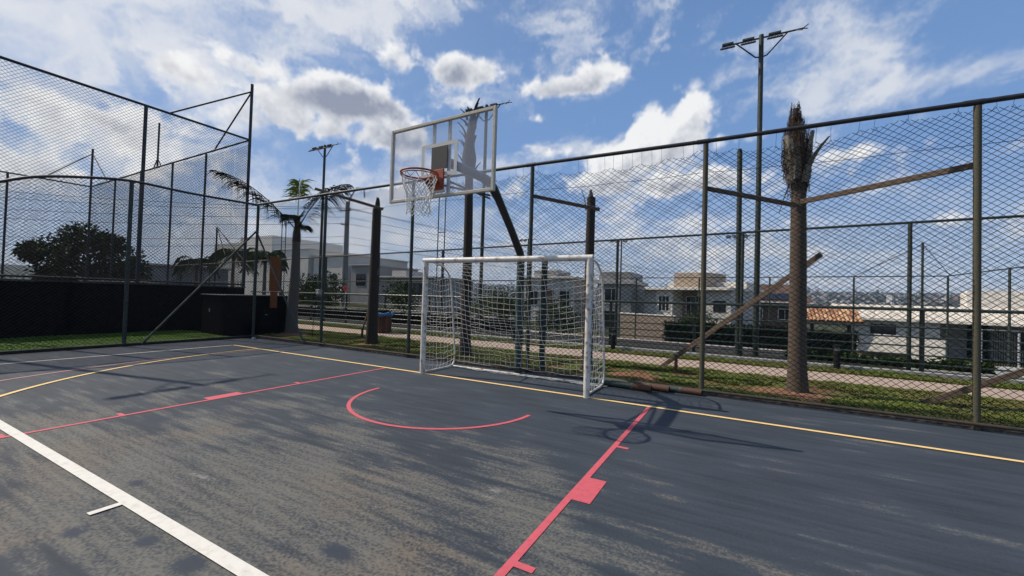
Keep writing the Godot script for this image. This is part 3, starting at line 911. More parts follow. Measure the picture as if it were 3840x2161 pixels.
# ------------------------------------------------------------------ goal and hoop
func build_goal() -> void:
	var g := thing("futsal_goal", "white futsal goal with peeling paint and a sagging net", "goal")
	var X := 1.54
	for sg in [-1.0, 1.0]:
		var p := MB.new()
		p.rod(Vector3(X * sg, 0.0, -0.03), Vector3(X * sg, 2.03, -0.03), 0.047, 16)
		part("goal_post", p, M.goal_white, g)
	var cb := MB.new()
	cb.rod(Vector3(-X - 0.047, 2.035, -0.03), Vector3(X + 0.047, 2.035, -0.03), 0.047, 16)
	part("crossbar", cb, M.goal_white, g)
	var prof := PackedVector3Array([Vector3(0, 2.03, -0.07), Vector3(0, 2.02, -0.28), Vector3(0, 1.97, -0.50), Vector3(0, 1.86, -0.66), Vector3(0, 1.68, -0.76), Vector3(0, 1.2, -0.84), Vector3(0, 0.7, -0.91), Vector3(0, 0.28, -0.97), Vector3(0, 0.12, -0.965), Vector3(0, 0.045, -0.90), Vector3(0, 0.026, -0.78), Vector3(0, 0.026, -0.06)])
	for sg in [-1.0, 1.0]:
		var pts := PackedVector3Array()
		var cv := Curve3D.new()
		for i in prof.size():
			var tg := (prof[mini(i + 1, prof.size() - 1)] - prof[maxi(i - 1, 0)]) * 0.15
			cv.add_point(prof[i] + Vector3((X - 0.02) * sg, 0, 0), -tg, tg)
		for i in 61:
			pts.append(cv.sample_baked(cv.get_baked_length() * i / 60.0))
		var h := MB.new()
		h.tube(pts, PackedFloat32Array([0.017]), 8)
		part("side_hoop", h, M.goal_white, g)
	var bb := MB.new()
	bb.rod(Vector3(-X + 0.02, 0.026, -0.90), Vector3(X - 0.02, 0.026, -0.90), 0.017, 8)
	part("ground_bar", bb, M.goal_white, g)
	# net: one sheet from the crossbar over the hoops to the ground bar, two side sheets
	var net := MB.new()
	var nprof := PackedVector3Array()
	var cv2 := Curve3D.new()
	for i in 9:
		var tg := (prof[mini(i + 1, 8)] - prof[maxi(i - 1, 0)]) * 0.15
		cv2.add_point(prof[i], -tg, tg)
	var rows := 24
	var cols := 26
	var L := cv2.get_baked_length()
	var nz := FastNoiseLite.new(); nz.seed = 77; nz.frequency = 0.9
	var grid := []
	for j in rows + 1:
		var row := PackedVector3Array()
		var v := float(j) / rows
		var p := cv2.sample_baked(L * v)
		for i in cols + 1:
			var u := float(i) / cols
			var s := sin(u * PI)
			var amt := sin(clampf(v * 1.08, 0, 1) * PI)
			var q := Vector3(lerpf(-X + 0.02, X - 0.02, u), p.y, p.z)
			q.y -= s * amt * 0.22 + nz.get_noise_2d(u * 5.0, v * 5.0) * 0.05 * s
			q.z += s * amt * 0.16 + nz.get_noise_2d(u * 4.0 + 9.0, v * 4.0) * 0.07 * s
			q.x += nz.get_noise_2d(u * 6.0 + 30.0, v * 6.0) * 0.035 * s
			q.y = maxf(q.y, 0.03)
			row.append(q)
		grid.append(row)
	for j in rows + 1:
		net.tube(grid[j], PackedFloat32Array([0.0030]), 3, false)
	for i in cols + 1:
		var colp := PackedVector3Array()
		for j in rows + 1:
			colp.append(grid[j][i])
		net.tube(colp, PackedFloat32Array([0.0030]), 3, false)
	for sg in [-1.0, 1.0]:
		var sgrid := []
		for j in 19:
			var y := lerpf(1.98, 0.05, j / 18.0)
			# depth of the hoop at this height
			var zb := -0.9
			for k in 60:
				var pp := cv2.sample_baked(L * k / 59.0)
				if pp.y <= y:
					zb = pp.z
					break
			var row := PackedVector3Array()
			for i in 9:
				var u := i / 8.0
				row.append(Vector3((X - 0.02) * sg + nz.get_noise_2d(u * 5 + sg * 20, y * 3) * 0.05 * sin(u * PI), maxf(y - 0.06 * sin(u * PI) + nz.get_noise_2d(u * 5 + 50, y * 4 + sg) * 0.04, 0.02), lerpf(-0.08, zb, u)))
			sgrid.append(row)
			net.tube(row, PackedFloat32Array([0.0030]), 3, false)
		for i in 9:
			var cp := PackedVector3Array()
			for j in 19:
				cp.append(sgrid[j][i])
			net.tube(cp, PackedFloat32Array([0.0030]), 3, false)
	# surplus net lying along the ground bar
	for k in 26:
		var pts := PackedVector3Array()
		var x := rng.randf_range(-1.3, 1.2)
		for i in 7:
			pts.append(Vector3(x + i * 0.07, 0.012 + 0.05 * absf(nz.get_noise_2d(x * 9 + i, k)), -0.92 + 0.12 * nz.get_noise_2d(k * 3.0, i * 1.3) + 0.05))
		net.tube(pts, PackedFloat32Array([0.0032]), 3, false)
	part("net", net, M.net, g, "stuff")

func build_hoop() -> void:
	var h := thing("basketball_hoop", "basketball hoop with a dusty clear backboard on a black gooseneck post", "basketball hoop")
	var th := 0.04
	var bs := Basis(Vector3(cos(th), 0, sin(th)), Vector3.UP, Vector3(-sin(th), 0, cos(th)))
	var c := Vector3(-0.08, 2.72, 1.49)
	var at := func(u: float, v: float, n: float) -> Vector3: return c + bs * Vector3(u, v, n)
	# post and arm
	var p := MB.new()
	p.rod(Vector3(-0.16, 0, -1.12), Vector3(-0.14, 2.16, -1.06), 0.072, 16)
	part("pole", p, M.pipe_green, h)
	p = MB.new()
	var pts := PackedVector3Array([Vector3(-0.14, 2.10, -1.06), Vector3(-0.14, 2.24, -1.03), Vector3(-0.12, 2.62, -0.62), Vector3(-0.11, 3.05, -0.14), Vector3(-0.105, 3.19, 0.05), Vector3(-0.10, 3.27, 0.22), Vector3(-0.10, 3.285, 0.42), Vector3(-0.09, 3.27, 0.9), Vector3(-0.085, 3.25, 1.42)])
	p.tube(pts, PackedFloat32Array([0.076, 0.072, 0.066, 0.068, 0.078, 0.080, 0.072, 0.066, 0.064]), 14)
	part("arm", p, M.hoop_dark, h)
	for sg in [-1.0, 1.0]:
		p = MB.new()
		p.rod(Vector3(-0.09, 3.0 if sg > 0 else 3.05, 0.18), at.call(0.13 * sg, 0.22, -0.05), 0.016, 8)
		part("strut", p, M.hoop_dark, h)
	# backboard
	var bb := MB.new()
	bb.box(at.call(0, 0.525, 0.0), Vector3(1.76, 1.01, 0.010), bs)
	var board := part("backboard", bb, M.board_glass, h)
	var fr := MB.new()
	for sg in [-1.0, 1.0]:
		fr.box(at.call(0.88 * sg, 0.525, 0.0), Vector3(0.04, 1.05, 0.05), bs, 0.005)
		fr.box(at.call(0, 0.525 + 0.505 * sg, 0.0), Vector3(1.716, 0.04, 0.046), bs, 0.005)
	part("frame", fr, M.board_frame, board)
	for u in [-0.125, 0.145]:
		var up := MB.new()
		up.box(at.call(u, 0.525, -0.032), Vector3(0.04, 1.005, 0.036), bs, 0.004)
		part("upright", up, M.board_frame, board)
	var sq := MB.new()
	sq.box(at.call(-0.285, 0.51, 0.0085), Vector3(0.05, 0.45, 0.003), bs)
	sq.box(at.call(0.285, 0.51, 0.0085), Vector3(0.05, 0.45, 0.003), bs)
	sq.box(at.call(0, 0.71, 0.0085), Vector3(0.52, 0.05, 0.003), bs)
	sq.box(at.call(0, 0.31, 0.0085), Vector3(0.52, 0.05, 0.003), bs)
	part("target_square", sq, M.board_white, board)
	var pl := MB.new()
	pl.box(at.call(0.012, 0.53, 0.012), Vector3(0.275, 0.31, 0.010), bs, 0.003)
	part("mounting_plate", pl, M.plate, h)
	# rim
	var rc: Vector3 = at.call(0.03, 0.215, 0.39)
	var ring := PackedVector3Array()
	for i in 49:
		var a := TAU * i / 48
		ring.append(rc + bs * Vector3(cos(a) * 0.228, 0, sin(a) * 0.228))
	var rm := MB.new()
	rm.tube(ring, PackedFloat32Array([0.0125]), 8, false)
	var rim := part("rim", rm, M.rim, h)
	var lower := PackedVector3Array()
	for i in 29:
		var a := TAU * (0.06 + 0.88 * i / 28.0) + PI * 1.5
		lower.append(rc + bs * Vector3(cos(a) * 0.228, -0.028, sin(a) * 0.228))
	var rl := MB.new()
	rl.tube(lower, PackedFloat32Array([0.0065]), 6, false)
	part("lower_ring", rl, M.rim, rim)
	var bk := MB.new()
	bk.box(at.call(-0.01, 0.23, 0.022), Vector3(0.235, 0.28, 0.028), bs, 0.005)
	# wedge arms running out to the ring
	for sg in [-1.0, 1.0]:
		var a0: Vector3 = at.call(-0.01 + 0.105 * sg, 0.24, 0.036)
		var a1: Vector3 = at.call(-0.01 + 0.105 * sg, 0.10, 0.036)
		var a2: Vector3 = at.call(0.03 + 0.125 * sg, 0.20, 0.19)
		var n: Vector3 = bs.x * sg * 0.006
		bk.quad(a0 + n, a1 + n, a2 + n, a2 + n + Vector3(0, 0.02, 0), bs.x * sg)
		bk.quad(a0 - n, a1 - n, a2 - n, a2 - n + Vector3(0, 0.02, 0), -bs.x * sg)
		bk.quad(a1 + n, a1 - n, a2 - n, a2 + n, Vector3.DOWN)
		bk.quad(a0 + n, a0 - n, a2 - n + Vector3(0, 0.02, 0), a2 + n + Vector3(0, 0.02, 0), Vector3.UP)
	bk.box(at.call(0.005, 0.225, 0.115), Vector3(0.22, 0.012, 0.16), bs, 0.003)
	part("bracket", bk, M.rim, rim)
	var wp := MB.new()
	wp.box(at.call(0.0, 0.075, 0.02), Vector3(0.26, 0.03, 0.03), bs, 0.004)
	part("bolt_bar", wp, M.board_white, h)
	# net
	var nt := MB.new()
	var levels := [[0.222, 0.0], [0.208, 0.075], [0.185, 0.15], [0.165, 0.225], [0.15, 0.30], [0.142, 0.37], [0.145, 0.43], [0.155, 0.49]]
	var n := 12
	for k in levels.size() - 1:
		for i in n:
			for sg in [-0.5, 0.5]:
				var a0 := TAU * (i + 0.5 * (k % 2)) / n
				var a1: float = a0 + TAU * sg / n
				var j0 := 0.012 * sin(i * 2.7 + k * 1.9); var j1 := 0.012 * sin(i * 2.7 + k * 1.9 + sg * 3.0)
				var A := rc + bs * Vector3(cos(a0) * (levels[k][0] + j0), -0.02 - levels[k][1], sin(a0) * (levels[k][0] + j0))
				var B := rc + bs * Vector3(cos(a1) * (levels[k + 1][0] + j1), -0.02 - levels[k + 1][1] + j1, sin(a1) * (levels[k + 1][0] + j1))
				nt.rod(A, B, 0.0052, 4, -1.0, false)
	part("net", nt, M.net, h, "stuff")

# ------------------------------------------------------------------ light poles
func make_light_pole(height: float) -> Node3D:
	var t := thing("light_pole", "", "light pole", "sports floodlight poles")
	var p := MB.new()
	p.rod(Vector3.ZERO, Vector3(0, height, 0), 0.075, 12, 0.06)
	part("pole", p, M.green, t)
	p = MB.new()
	p.rod(Vector3(-0.98, height - 0.08, 0), Vector3(0.98, height - 0.08, 0), 0.024, 8)
	part("crossarm", p, M.green, t)
	for sg in [-1.0, 1.0]:
		p = MB.new()
		p.tube(PackedVector3Array([Vector3(0.05 * sg, height - 0.62, 0), Vector3(0.14 * sg, height - 0.60, 0), Vector3(0.62 * sg, height - 0.09, 0)]), PackedFloat32Array([0.02]), 8)
		part("strut", p, M.dark_steel, t)
	p = MB.new()
	for k in [-1.0, 1.0]:
		p.rod(Vector3(0.96, height - 0.08, 0), Vector3(1.08, height - 0.05, 0.10 * k), 0.014, 6)
	p.rod(Vector3(0.80, height - 0.09, 0.02), Vector3(0.95, height - 0.17, 0.10), 0.014, 6)
	part("bare_bracket", p, M.lamp_grey, t)
	for x in [-0.84, -0.32, 0.32]:
		var b := Basis(Vector3.RIGHT, 0.5)
		var l := MB.new()
		l.box(Vector3(x, height - 0.20, 0.10), Vector3(0.38, 0.05, 0.26), b, 0.012)
		for k in 5:
			l.box(Vector3(x - 0.14 + 0.07 * k, height - 0.155, 0.07), Vector3(0.012, 0.05, 0.2), b)
		var lamp := part("floodlight", l, M.lamp_grey, t)
		l = MB.new()
		l.box(Vector3(x, height - 0.222, 0.088), Vector3(0.33, 0.008, 0.21), b)
		part("lens", l, M.lamp_glass, lamp)
		l = MB.new()
		l.box(Vector3(x, height - 0.035, -0.01), Vector3(0.30, 0.06, 0.10), Basis.IDENTITY, 0.01)
		part("ballast", l, M.lamp_grey, lamp)
		l = MB.new()
		l.rod(Vector3(x, height - 0.08, 0), Vector3(x, height - 0.17, 0.08), 0.014, 6)
		part("bracket", l, M.lamp_grey, lamp)
	return t

func build_light_poles() -> void:
	var a := make_light_pole(9.0)
	var spots := [
		[Vector3(3.86, 0, -7.6), "tall green floodlight pole rising between the two nearest palm trunks"],
		[Vector3(-5.5, 0, -7.98), "floodlight pole standing behind the basketball backboard"],
		[Vector3(-15.6, 0, -8.3), "floodlight pole above the palm with long fronds"],
		[Vector3(-6.2, 0, -32.4), "small distant floodlight pole just right of the slim pointed trunk"],
		[Vector3(3.36, 0, -31.2), "distant floodlight pole whose lamps show beside the tallest pole"],
		[Vector3(-16.4, 0, -33.7), "faint distant floodlight pole seen above the goal crossbar"],
	]
	for i in spots.size():
		var o: Node3D = a
		if i > 0:
			o = a.duplicate()
			o.name = numbered("light_pole")
			add_child(o)
		var q: Vector3 = spots[i][0]
		o.position = Vector3(q.x, ground_y(q.x, q.z), q.z)
		o.scale = Vector3.ONE
		if o.position.y < -0.01:
			o.position.y -= 0.05
		o.set_meta("label", spots[i][1])
		o.rotation.y = [0.0, 0.03, 0.02, 0.02, 0.0, 0.02][i]
	var side := make_light_pole(10.8)
	side.set_meta("label", "floodlight pole beside the next field, casting the long crossed shadow on the court")
	side.position = Vector3(-12.62, 0, 4.55)
	side.rotation.y = PI * 0.5
	var s := thing("steel_post", "bare dark green post beside the tall floodlight pole", "post")
	var p := MB.new()
	p.rod(Vector3(3.42, 0, -7.85), Vector3(3.38, 5.87, -7.85), 0.07, 12)
	p.rod(Vector3(3.38, 5.87, -7.85), Vector3(3.38, 5.92, -7.85), 0.05, 12)
	part("shaft", p, M.green, s)
	s = thing("steel_post", "short thick green post just behind the hoop's pole", "post")
	p = MB.new()
	p.rod(Vector3(0.10, 0, -1.62), Vector3(0.10, 2.12, -1.62), 0.06, 12)
	p.rod(Vector3(0.10, 2.12, -1.62), Vector3(0.10, 2.15, -1.62), 0.066, 12)
	part("shaft", p, M.pipe_green, s)
	for L in [[-21.45, -10.0, 6.0, "narrow steel ladder frame behind the palm with fronds"], [-9.15, -10.0, 6.18, "narrow steel ladder frame seen below the backboard"]]:
		var f := thing("ladder_frame", L[3], "frame", "steel ladder frames behind the railing")
		for sg in [-1.0, 1.0]:
			p = MB.new(); p.rod(Vector3(L[0] + 0.2 * sg, 0, L[1]), Vector3(L[0] + 0.2 * sg, L[2], L[1]), 0.025, 8)
			part("upright", p, M.dark_steel, f)
		for y in [1.2, 2.8, 4.4, L[2] - 0.03]:
			p = MB.new(); p.rod(Vector3(L[0] - 0.2, y, L[1]), Vector3(L[0] + 0.2, y, L[1]), 0.02, 8)
			part("rung", p, M.dark_steel, f)

# ------------------------------------------------------------------ palms
func boot(mb: MB, base: Vector3, out: Vector3, l: float, w0: float, w1: float, lean: float, thick := 0.03) -> void:
	# a leaf base: a thick curved wedge growing from the stem
	var side := out.cross(Vector3.UP).normalized()
	var prev := []
	for k in 6:
		var t := k / 5.0
		var ctr := base + Vector3.UP * l * t + out * (0.02 + lean * t * t)
		var w := lerpf(w0, w1, t) * 0.5 * (0.45 + 0.55 * sin(minf(t * 1.5 + 0.08, 1.0) * PI * 0.5))
		var th := thick * (1.0 - 0.6 * t)
		var ring := [ctr + side * w - out * th * 0.6, ctr + out * th, ctr - side * w - out * th * 0.6, ctr - out * th * 0.3]
		if k > 0:
			for i in 4:
				var a: Vector3 = prev[i]; var b: Vector3 = prev[(i + 1) % 4]; var d: Vector3 = ring[(i + 1) % 4]; var e: Vector3 = ring[i]
				mb.quad(a, b, d, e, (a + b + d + e) * 0.25 - ctr + Vector3.UP * l * 0.1)
		prev = ring
	mb.quad(prev[0], prev[1], prev[2], prev[3], Vector3.UP)

func dead_palm(at: Vector3, label: String, h: float, r0: float, r1: float, mat: Material, lean := Vector3.ZERO) -> Node3D:
	var t := thing("dead_palm", label, "dead palm", "cut palm trunks propped beside the fence")
	var mb := trunk_rings(at + Vector3(0, -0.06, 0), at + Vector3(0, h, 0) + lean, r0, r1, int(h / 0.055), 1.4)
	part("trunk", mb, mat, t)
	return t

func build_palms() -> void:
	# the near one at the right with its ragged top
	var A := dead_palm(Vector3(4.31, 0, -2.36), "nearest cut palm trunk, ragged top with one pale leaf base sticking out", 3.62, 0.135, 0.105, M.trunk, Vector3(-0.03, 0, 0))
	var top := Vector3(4.27, 3.42, -2.36)
	var core := MB.new()
	var cp := PackedVector3Array(); var cr := PackedFloat32Array()
	for k in 14:
		var t := k / 13.0
		cp.append(top + Vector3(-0.045 * t, 1.26 * t, 0))
		cr.append((0.09 + 0.045 * sin(clampf(t * 1.35, 0, 1) * PI)) * (1.0 - 0.62 * sm(0.5, 1.0, t)) + rng.randf_range(-0.012, 0.012))
	core.tube(cp, cr, 12)
	part("fibre_core", core, M.fibre, A)
	for b in [[2.75, 0.0, 0.80, 0.19, 0.13, 0.07], [0.35, 0.05, 0.78, 0.19, 0.14, 0.07], [0.75, 0.0, 0.62, 0.22, 0.03, 0.36], [1.9, 0.06, 0.60, 0.2, 0.10, 0.03], [2.35, 0.0, 0.72, 0.2, 0.12, 0.08], [-1.5, 0.15, 0.72, 0.2, 0.11, 0.06], [3.6, 0.1, 0.7, 0.17, 0.12, 0.09], [-0.6, 0.1, 0.66, 0.18, 0.1, 0.08]]:
		var m := MB.new()
		var o := Vector3(cos(b[0]), 0, sin(b[0]))
		boot(m, top + Vector3(0, b[1], 0) + o * 0.115, o, b[2], b[3], b[4], b[5], 0.045)
		part("leaf_base", m, M.boot, A)
	var fib := MB.new()
	for k in 420:
		var a := rng.randf() * TAU
		var y := rng.randf_range(-0.06, 1.18)
		var rr := (0.125 + 0.055 * sin(clampf(y / 1.26 * 1.35, 0, 1) * PI)) * (1.0 - 0.62 * sm(0.6, 1.26, y))
		var pts := PackedVector3Array()
		var q := top + Vector3(-0.045 * y, y, 0)
		for i in 5:
			var aa := a + i * rng.randf_range(-0.25, 0.35)
			pts.append(q + Vector3(cos(aa) * rr * rng.randf_range(0.95, 1.25), i * 0.055 * (1 if rng.randf() > 0.2 else -1), sin(aa) * rr * rng.randf_range(0.95, 1.25)))
		fib.tube(pts, PackedFloat32Array([0.0045, 0.004, 0.003, 0.003, 0.002]), 3, false)
	part("fibres", fib, M.fibre, A, "stuff")
	var hang := MB.new()
	hang.tube(PackedVector3Array([top + Vector3(-0.10, 0.05, 0.05), top + Vector3(-0.17, -0.15, 0.08), top + Vector3(-0.26, -0.48, 0.09)]), PackedFloat32Array([0.012, 0.008, 0.005]), 5)
	part("dead_stalk", hang, M.fibre, A)
	hang = MB.new()
	boot(hang, top + Vector3(0.12, 0.14, 0.04), Vector3(1, 0, 0.2).normalized(), -0.28, 0.10, 0.03, 0.02, 0.015)
	part("dead_stalk", hang, M.boot, A)

	var B := dead_palm(Vector3(0.77, 0, -2.34), "slim cut palm trunk with a pointed tip behind the goal's nearer post", 3.5, 0.105, 0.085, M.trunk_dark)
	var m := MB.new()
	m.tube(PackedVector3Array([Vector3(0.77, 3.3, -2.34), Vector3(0.76, 3.5, -2.34), Vector3(0.755, 3.66, -2.34)]), PackedFloat32Array([0.085, 0.06, 0.02]), 10)
	part("pointed_tip", m, M.boot, B)
	m = MB.new()
	boot(m, Vector3(0.69, 3.24, -2.32), Vector3(-0.9, 0, 0.3).normalized(), 0.42, 0.09, 0.02, 0.10, 0.02)
	part("leaf_base", m, M.boot, B)

	var C := dead_palm(Vector3(-2.22, 0, -2.34), "dark cut palm trunk behind the net, its stubbled head seen through the backboard", 4.35, 0.125, 0.095, M.trunk_dark, Vector3(-0.05, 0, 0))
	m = MB.new()
	var c0 := Vector3(-2.27, 4.2, -2.34)
	m.tube(PackedVector3Array([c0, c0 + Vector3(-0.02, 0.25, 0), c0 + Vector3(-0.02, 0.5, 0), c0 + Vector3(-0.03, 0.8, 0), c0 + Vector3(0.0, 1.1, 0), c0 + Vector3(0.03, 1.4, 0), c0 + Vector3(0.08, 1.66, 0)]), PackedFloat32Array([0.09, 0.15, 0.175, 0.13, 0.10, 0.085, 0.05]), 12)
	part("head", m, M.trunk_dark, C)
	for k in 22:
		m = MB.new()
		var a := (0.0 if k % 2 == 0 else PI) + rng.randf_range(-0.7, 0.9)
		var y := 0.12 + 0.07 * k
		var o := Vector3(cos(a), 0, sin(a)).normalized()
		boot(m, c0 + Vector3(0, y, 0) + o * 0.09, o, rng.randf_range(0.18, 0.40), 0.10, 0.045, rng.randf_range(0.12, 0.30), 0.035)
		part("leaf_stub", m, M.trunk_dark, C)

	var D := dead_palm(Vector3(-5.34, 0, -2.36), "dark cut palm trunk with a stepped tip near the litter bin", 3.72, 0.15, 0.115, M.trunk_dark, Vector3(0.02, 0, 0))
	m = MB.new()
	m.tube(PackedVector3Array([Vector3(-5.32, 3.6, -2.36), Vector3(-5.31, 3.72, -2.36), Vector3(-5.31, 3.74, -2.36), Vector3(-5.30, 3.88, -2.36), Vector3(-5.30, 4.03, -2.36)]), PackedFloat32Array([0.118, 0.10, 0.07, 0.065, 0.035]), 10)
	part("pointed_tip", m, M.trunk_dark, D)
	m = MB.new()
	boot(m, Vector3(-5.2, 1.9, -2.34), Vector3(1, 0, 0), 0.22, 0.06, 0.03, 0.08, 0.02)
	part("leaf_stub", m, M.boot, D)

	# the living palm in the corner
	var base := Vector3(-9.35, 0, -2.7)
	var E := thing("palm_tree", "living palm with long drooping fronds and one upright yellow-green leaf", "palm")
	var crown := base + Vector3(0.06, 3.25, 0.0)
	m = trunk_rings(base + Vector3(0, -0.06, 0), crown, 0.19, 0.11, 60, 1.25)
	part("trunk", m, M.trunk_pale, E)
	m = MB.new()
	m.tube(PackedVector3Array([crown + Vector3(0, -0.25, 0), crown, crown + Vector3(0.01, 0.3, 0), crown + Vector3(0.02, 0.6, 0)]), PackedFloat32Array([0.13, 0.12, 0.08, 0.04]), 10)
	part("crown_shaft", m, M.fibre, E)
	var dry := [Color(0.016, 0.015, 0.009), Color(0.028, 0.024, 0.013), Color(0.040, 0.034, 0.018), Color(0.022, 0.026, 0.012)]
	var grn := [Color(0.20, 0.23, 0.035), Color(0.26, 0.27, 0.05), Color(0.30, 0.29, 0.07), Color(0.15, 0.19, 0.03)]
	part("frond", frond(curve(crown + Vector3(0, 0.1, 0), crown + Vector3(-1.6, 1.9, 0.55), crown + Vector3(-2.95, 2.15, 1.15), 22), 84, 0.78, 1.15, dry, 0.14, 0.7, 0.036), M.dry_leaf, E)
	part("frond", frond(curve(crown + Vector3(0, 0.1, 0), crown + Vector3(1.25, 1.55, 0.1), crown + Vector3(2.75, 1.30, 0.25), 20), 80, 0.66, 1.1, dry, 0.14, 0.75, 0.036), M.dry_leaf, E)
	# the young upright leaf: a stalk with a drooping tuft
	m = MB.new(); m.use_c = true; m.col = grn[0]
	var tip := crown + Vector3(0.16, 1.45, 0.1)
	m.tube(curve(crown + Vector3(0.02, 0.2, 0), crown + Vector3(0.02, 0.9, 0.0), tip, 10), PackedFloat32Array([0.03, 0.022, 0.02, 0.018, 0.016, 0.015, 0.014, 0.013, 0.012, 0.012, 0.01]), 6)
	for i in 170:
		m.col = grn[rng.randi() % 4]
		var tt := rng.randf()
		var pp := tip + Vector3(0.05 * tt, -0.30 + 0.55 * tt, 0)
		var aa := rng.randf() * TAU
		var dd := Vector3(cos(aa) * 0.75, rng.randf_range(0.1, 1.0), sin(aa) * 0.75).normalized()
		leaf(m, pp, dd, Vector3(-sin(aa), 0.2, cos(aa)), rng.randf_range(0.32, 0.6), 0.05, rng.randf_range(0.5, 1.4))
	part("young_leaf", m, M.leaf, E)
	part("frond", frond(curve(crown + Vector3(0, 0.1, 0), crown + Vector3(0.45, 0.75, 0.5), crown + Vector3(0.75, 0.35, 0.8), 12), 40, 0.45, 0.9, dry, 0.2, 0.7, 0.04), M.dry_leaf, E)
	part("frond", frond(curve(crown + Vector3(0, 0.1, 0), crown + Vector3(-0.5, 0.6, -0.6), crown + Vector3(-0.9, 0.35, -1.0), 12), 34, 0.4, 0.8, dry, 0.2, 0.7, 0.04), M.dry_leaf, E)

func plank(label: String, a: Vector3, b: Vector3, w: float, t: float, group := "wooden props of the palm trunks") -> Node3D:
	var d := (b - a)
	var x := d.normalized()
	var z := x.cross(Vector3.UP).normalized()
	var y := z.cross(x)
	var o := thing("wooden_prop", label, "plank", group)
	var m := MB.new()
	m.box((a + b) * 0.5, Vector3(d.length(), w, t), Basis(x, y, z), 0.006)
	part("board", m, M.plank, o)
	return o

func build_planks() -> void:
	plank("dark wooden batten tying the nearest palm trunk to the middle fence post", Vector3(2.93, 3.25, -1.36), Vector3(4.24, 3.05, -2.24), 0.075, 0.03)
	plank("long weathered batten tying the nearest palm trunk to the mossy post", Vector3(4.30, 3.10, -2.24), Vector3(6.05, 3.24, -1.36), 0.08, 0.035)
	plank("long weathered board leaning on the nearest palm trunk", Vector3(1.98, 0.0, -3.5), Vector3(4.62, 2.28, -2.50), 0.09, 0.03)
	plank("weathered board leaning out of view beyond the mossy post", Vector3(5.85, 0.0, -2.62), Vector3(7.5, 1.05, -2.30), 0.09, 0.03)
	plank("dark batten from the slim pointed trunk to the post right of the backboard", Vector3(-0.12, 3.40, -1.36), Vector3(0.98, 3.22, -2.25), 0.07, 0.03)
	plank("dark batten crossing the stepped tip of the trunk by the bin", Vector3(-6.65, 4.18, -1.40), Vector3(-4.95, 3.66, -2.24), 0.075, 0.03)
	plank("thin board leaning on the trunk by the bin", Vector3(-7.0, 0.0, -3.45), Vector3(-5.35, 1.95, -2.52), 0.06, 0.03)
	for pg in [[Vector3(2.36, 0, -3.2), 0.36, "rust-brown wooden peg under the long leaning board"], [Vector3(-6.75, 0, -3.35), 0.30, "dark wooden peg under the thin leaning board"]]:
		var o := thing("wooden_peg", pg[2], "peg", "pegs holding the wooden props")
		var m := MB.new()
		m.box(pg[0] + Vector3(0, pg[1] * 0.5, 0.06), Vector3(0.06, pg[1], 0.05), Basis.IDENTITY, 0.006)
		part("stake", m, M.rust, o)
		m = MB.new()
		m.box(pg[0] + Vector3(0, pg[1] + 0.012, 0.06), Vector3(0.075, 0.022, 0.065), Basis.IDENTITY, 0.005)
		part("cap", m, M.plank, o)

# ------------------------------------------------------------------ ground cover
func grass_patch(called: String, label: String, x0: float, x1: float, z0: float, z1: float, count: int, hgt: float, cols: Array, bare: Array, seedn: int, patchy: float) -> void:
	var cl := MB.new()
	cl.use_c = true
	for k in 9:
		var a := rng.randf() * TAU
		var d := Vector3(cos(a), 0, sin(a))
		var b := d * rng.randf_range(0.0, 0.035)
		var h := rng.randf_range(0.6, 1.0)
		var w := d.cross(Vector3.UP) * 0.006
		cl.col = Color(1, 1, 1) * rng.randf_range(0.8, 1.1)
		cl.col.a = 1.0
		var mid := b + Vector3(0, h * 0.6, 0) + d * 0.012
		cl.tri(b + w, b - w, mid + w * 0.8)
		cl.tri(b - w, mid - w * 0.8, mid + w * 0.8)
		cl.tri(mid + w * 0.8, mid - w * 0.8, b + Vector3(0, h * 0.95, 0) + d * rng.randf_range(0.02, 0.05))
	var mm := MultiMesh.new()
	mm.transform_format = MultiMesh.TRANSFORM_3D
	mm.use_colors = true
	mm.mesh = cl.mesh()
	var nz := FastNoiseLite.new(); nz.seed = seedn; nz.frequency = 0.7; nz.fractal_octaves = 3
	var ts := []
	var cs := []
	var tries := 0
	while ts.size() < count and tries < count * 4:
		tries += 1
		var x := rng.randf_range(x0, x1); var z := rng.randf_range(z0, z1)
		var n := nz.get_noise_2d(x, z)
		var keep := 0.5 + n * patchy
		for b in bare:
			var r: float = Vector2(x - b[0], z - b[1]).length() / b[2]
			keep -= exp(-r * r) * b[3]
		if rng.randf() > clampf(keep * 1.6, 0.0, 1.0): continue
		var s := hgt * rng.randf_range(0.55, 1.2) * (0.8 + 0.5 * clampf(n + 0.3, 0, 1))
		var bs := Basis(Vector3.UP, rng.randf() * TAU).scaled(Vector3(1.3, s, 1.3))
		ts.append(Transform3D(bs, Vector3(x, 0.0, z)))
		var c: Color = cols[rng.randi() % cols.size()]
		var dryness := clampf(0.35 - n * 1.1, 0.0, 1.0) * patchy
		cs.append(c.lerp(Color(0.165, 0.125, 0.055), dryness))
	mm.instance_count = ts.size()
	for i in ts.size():
		mm.set_instance_transform(i, ts[i])
		mm.set_instance_color(i, cs[i])
	var o := MultiMeshInstance3D.new()
	o.name = numbered(called)
	o.multimesh = mm
	o.material_override = M.leaf
	add_child(o)
	stuff(o, label, "grass")

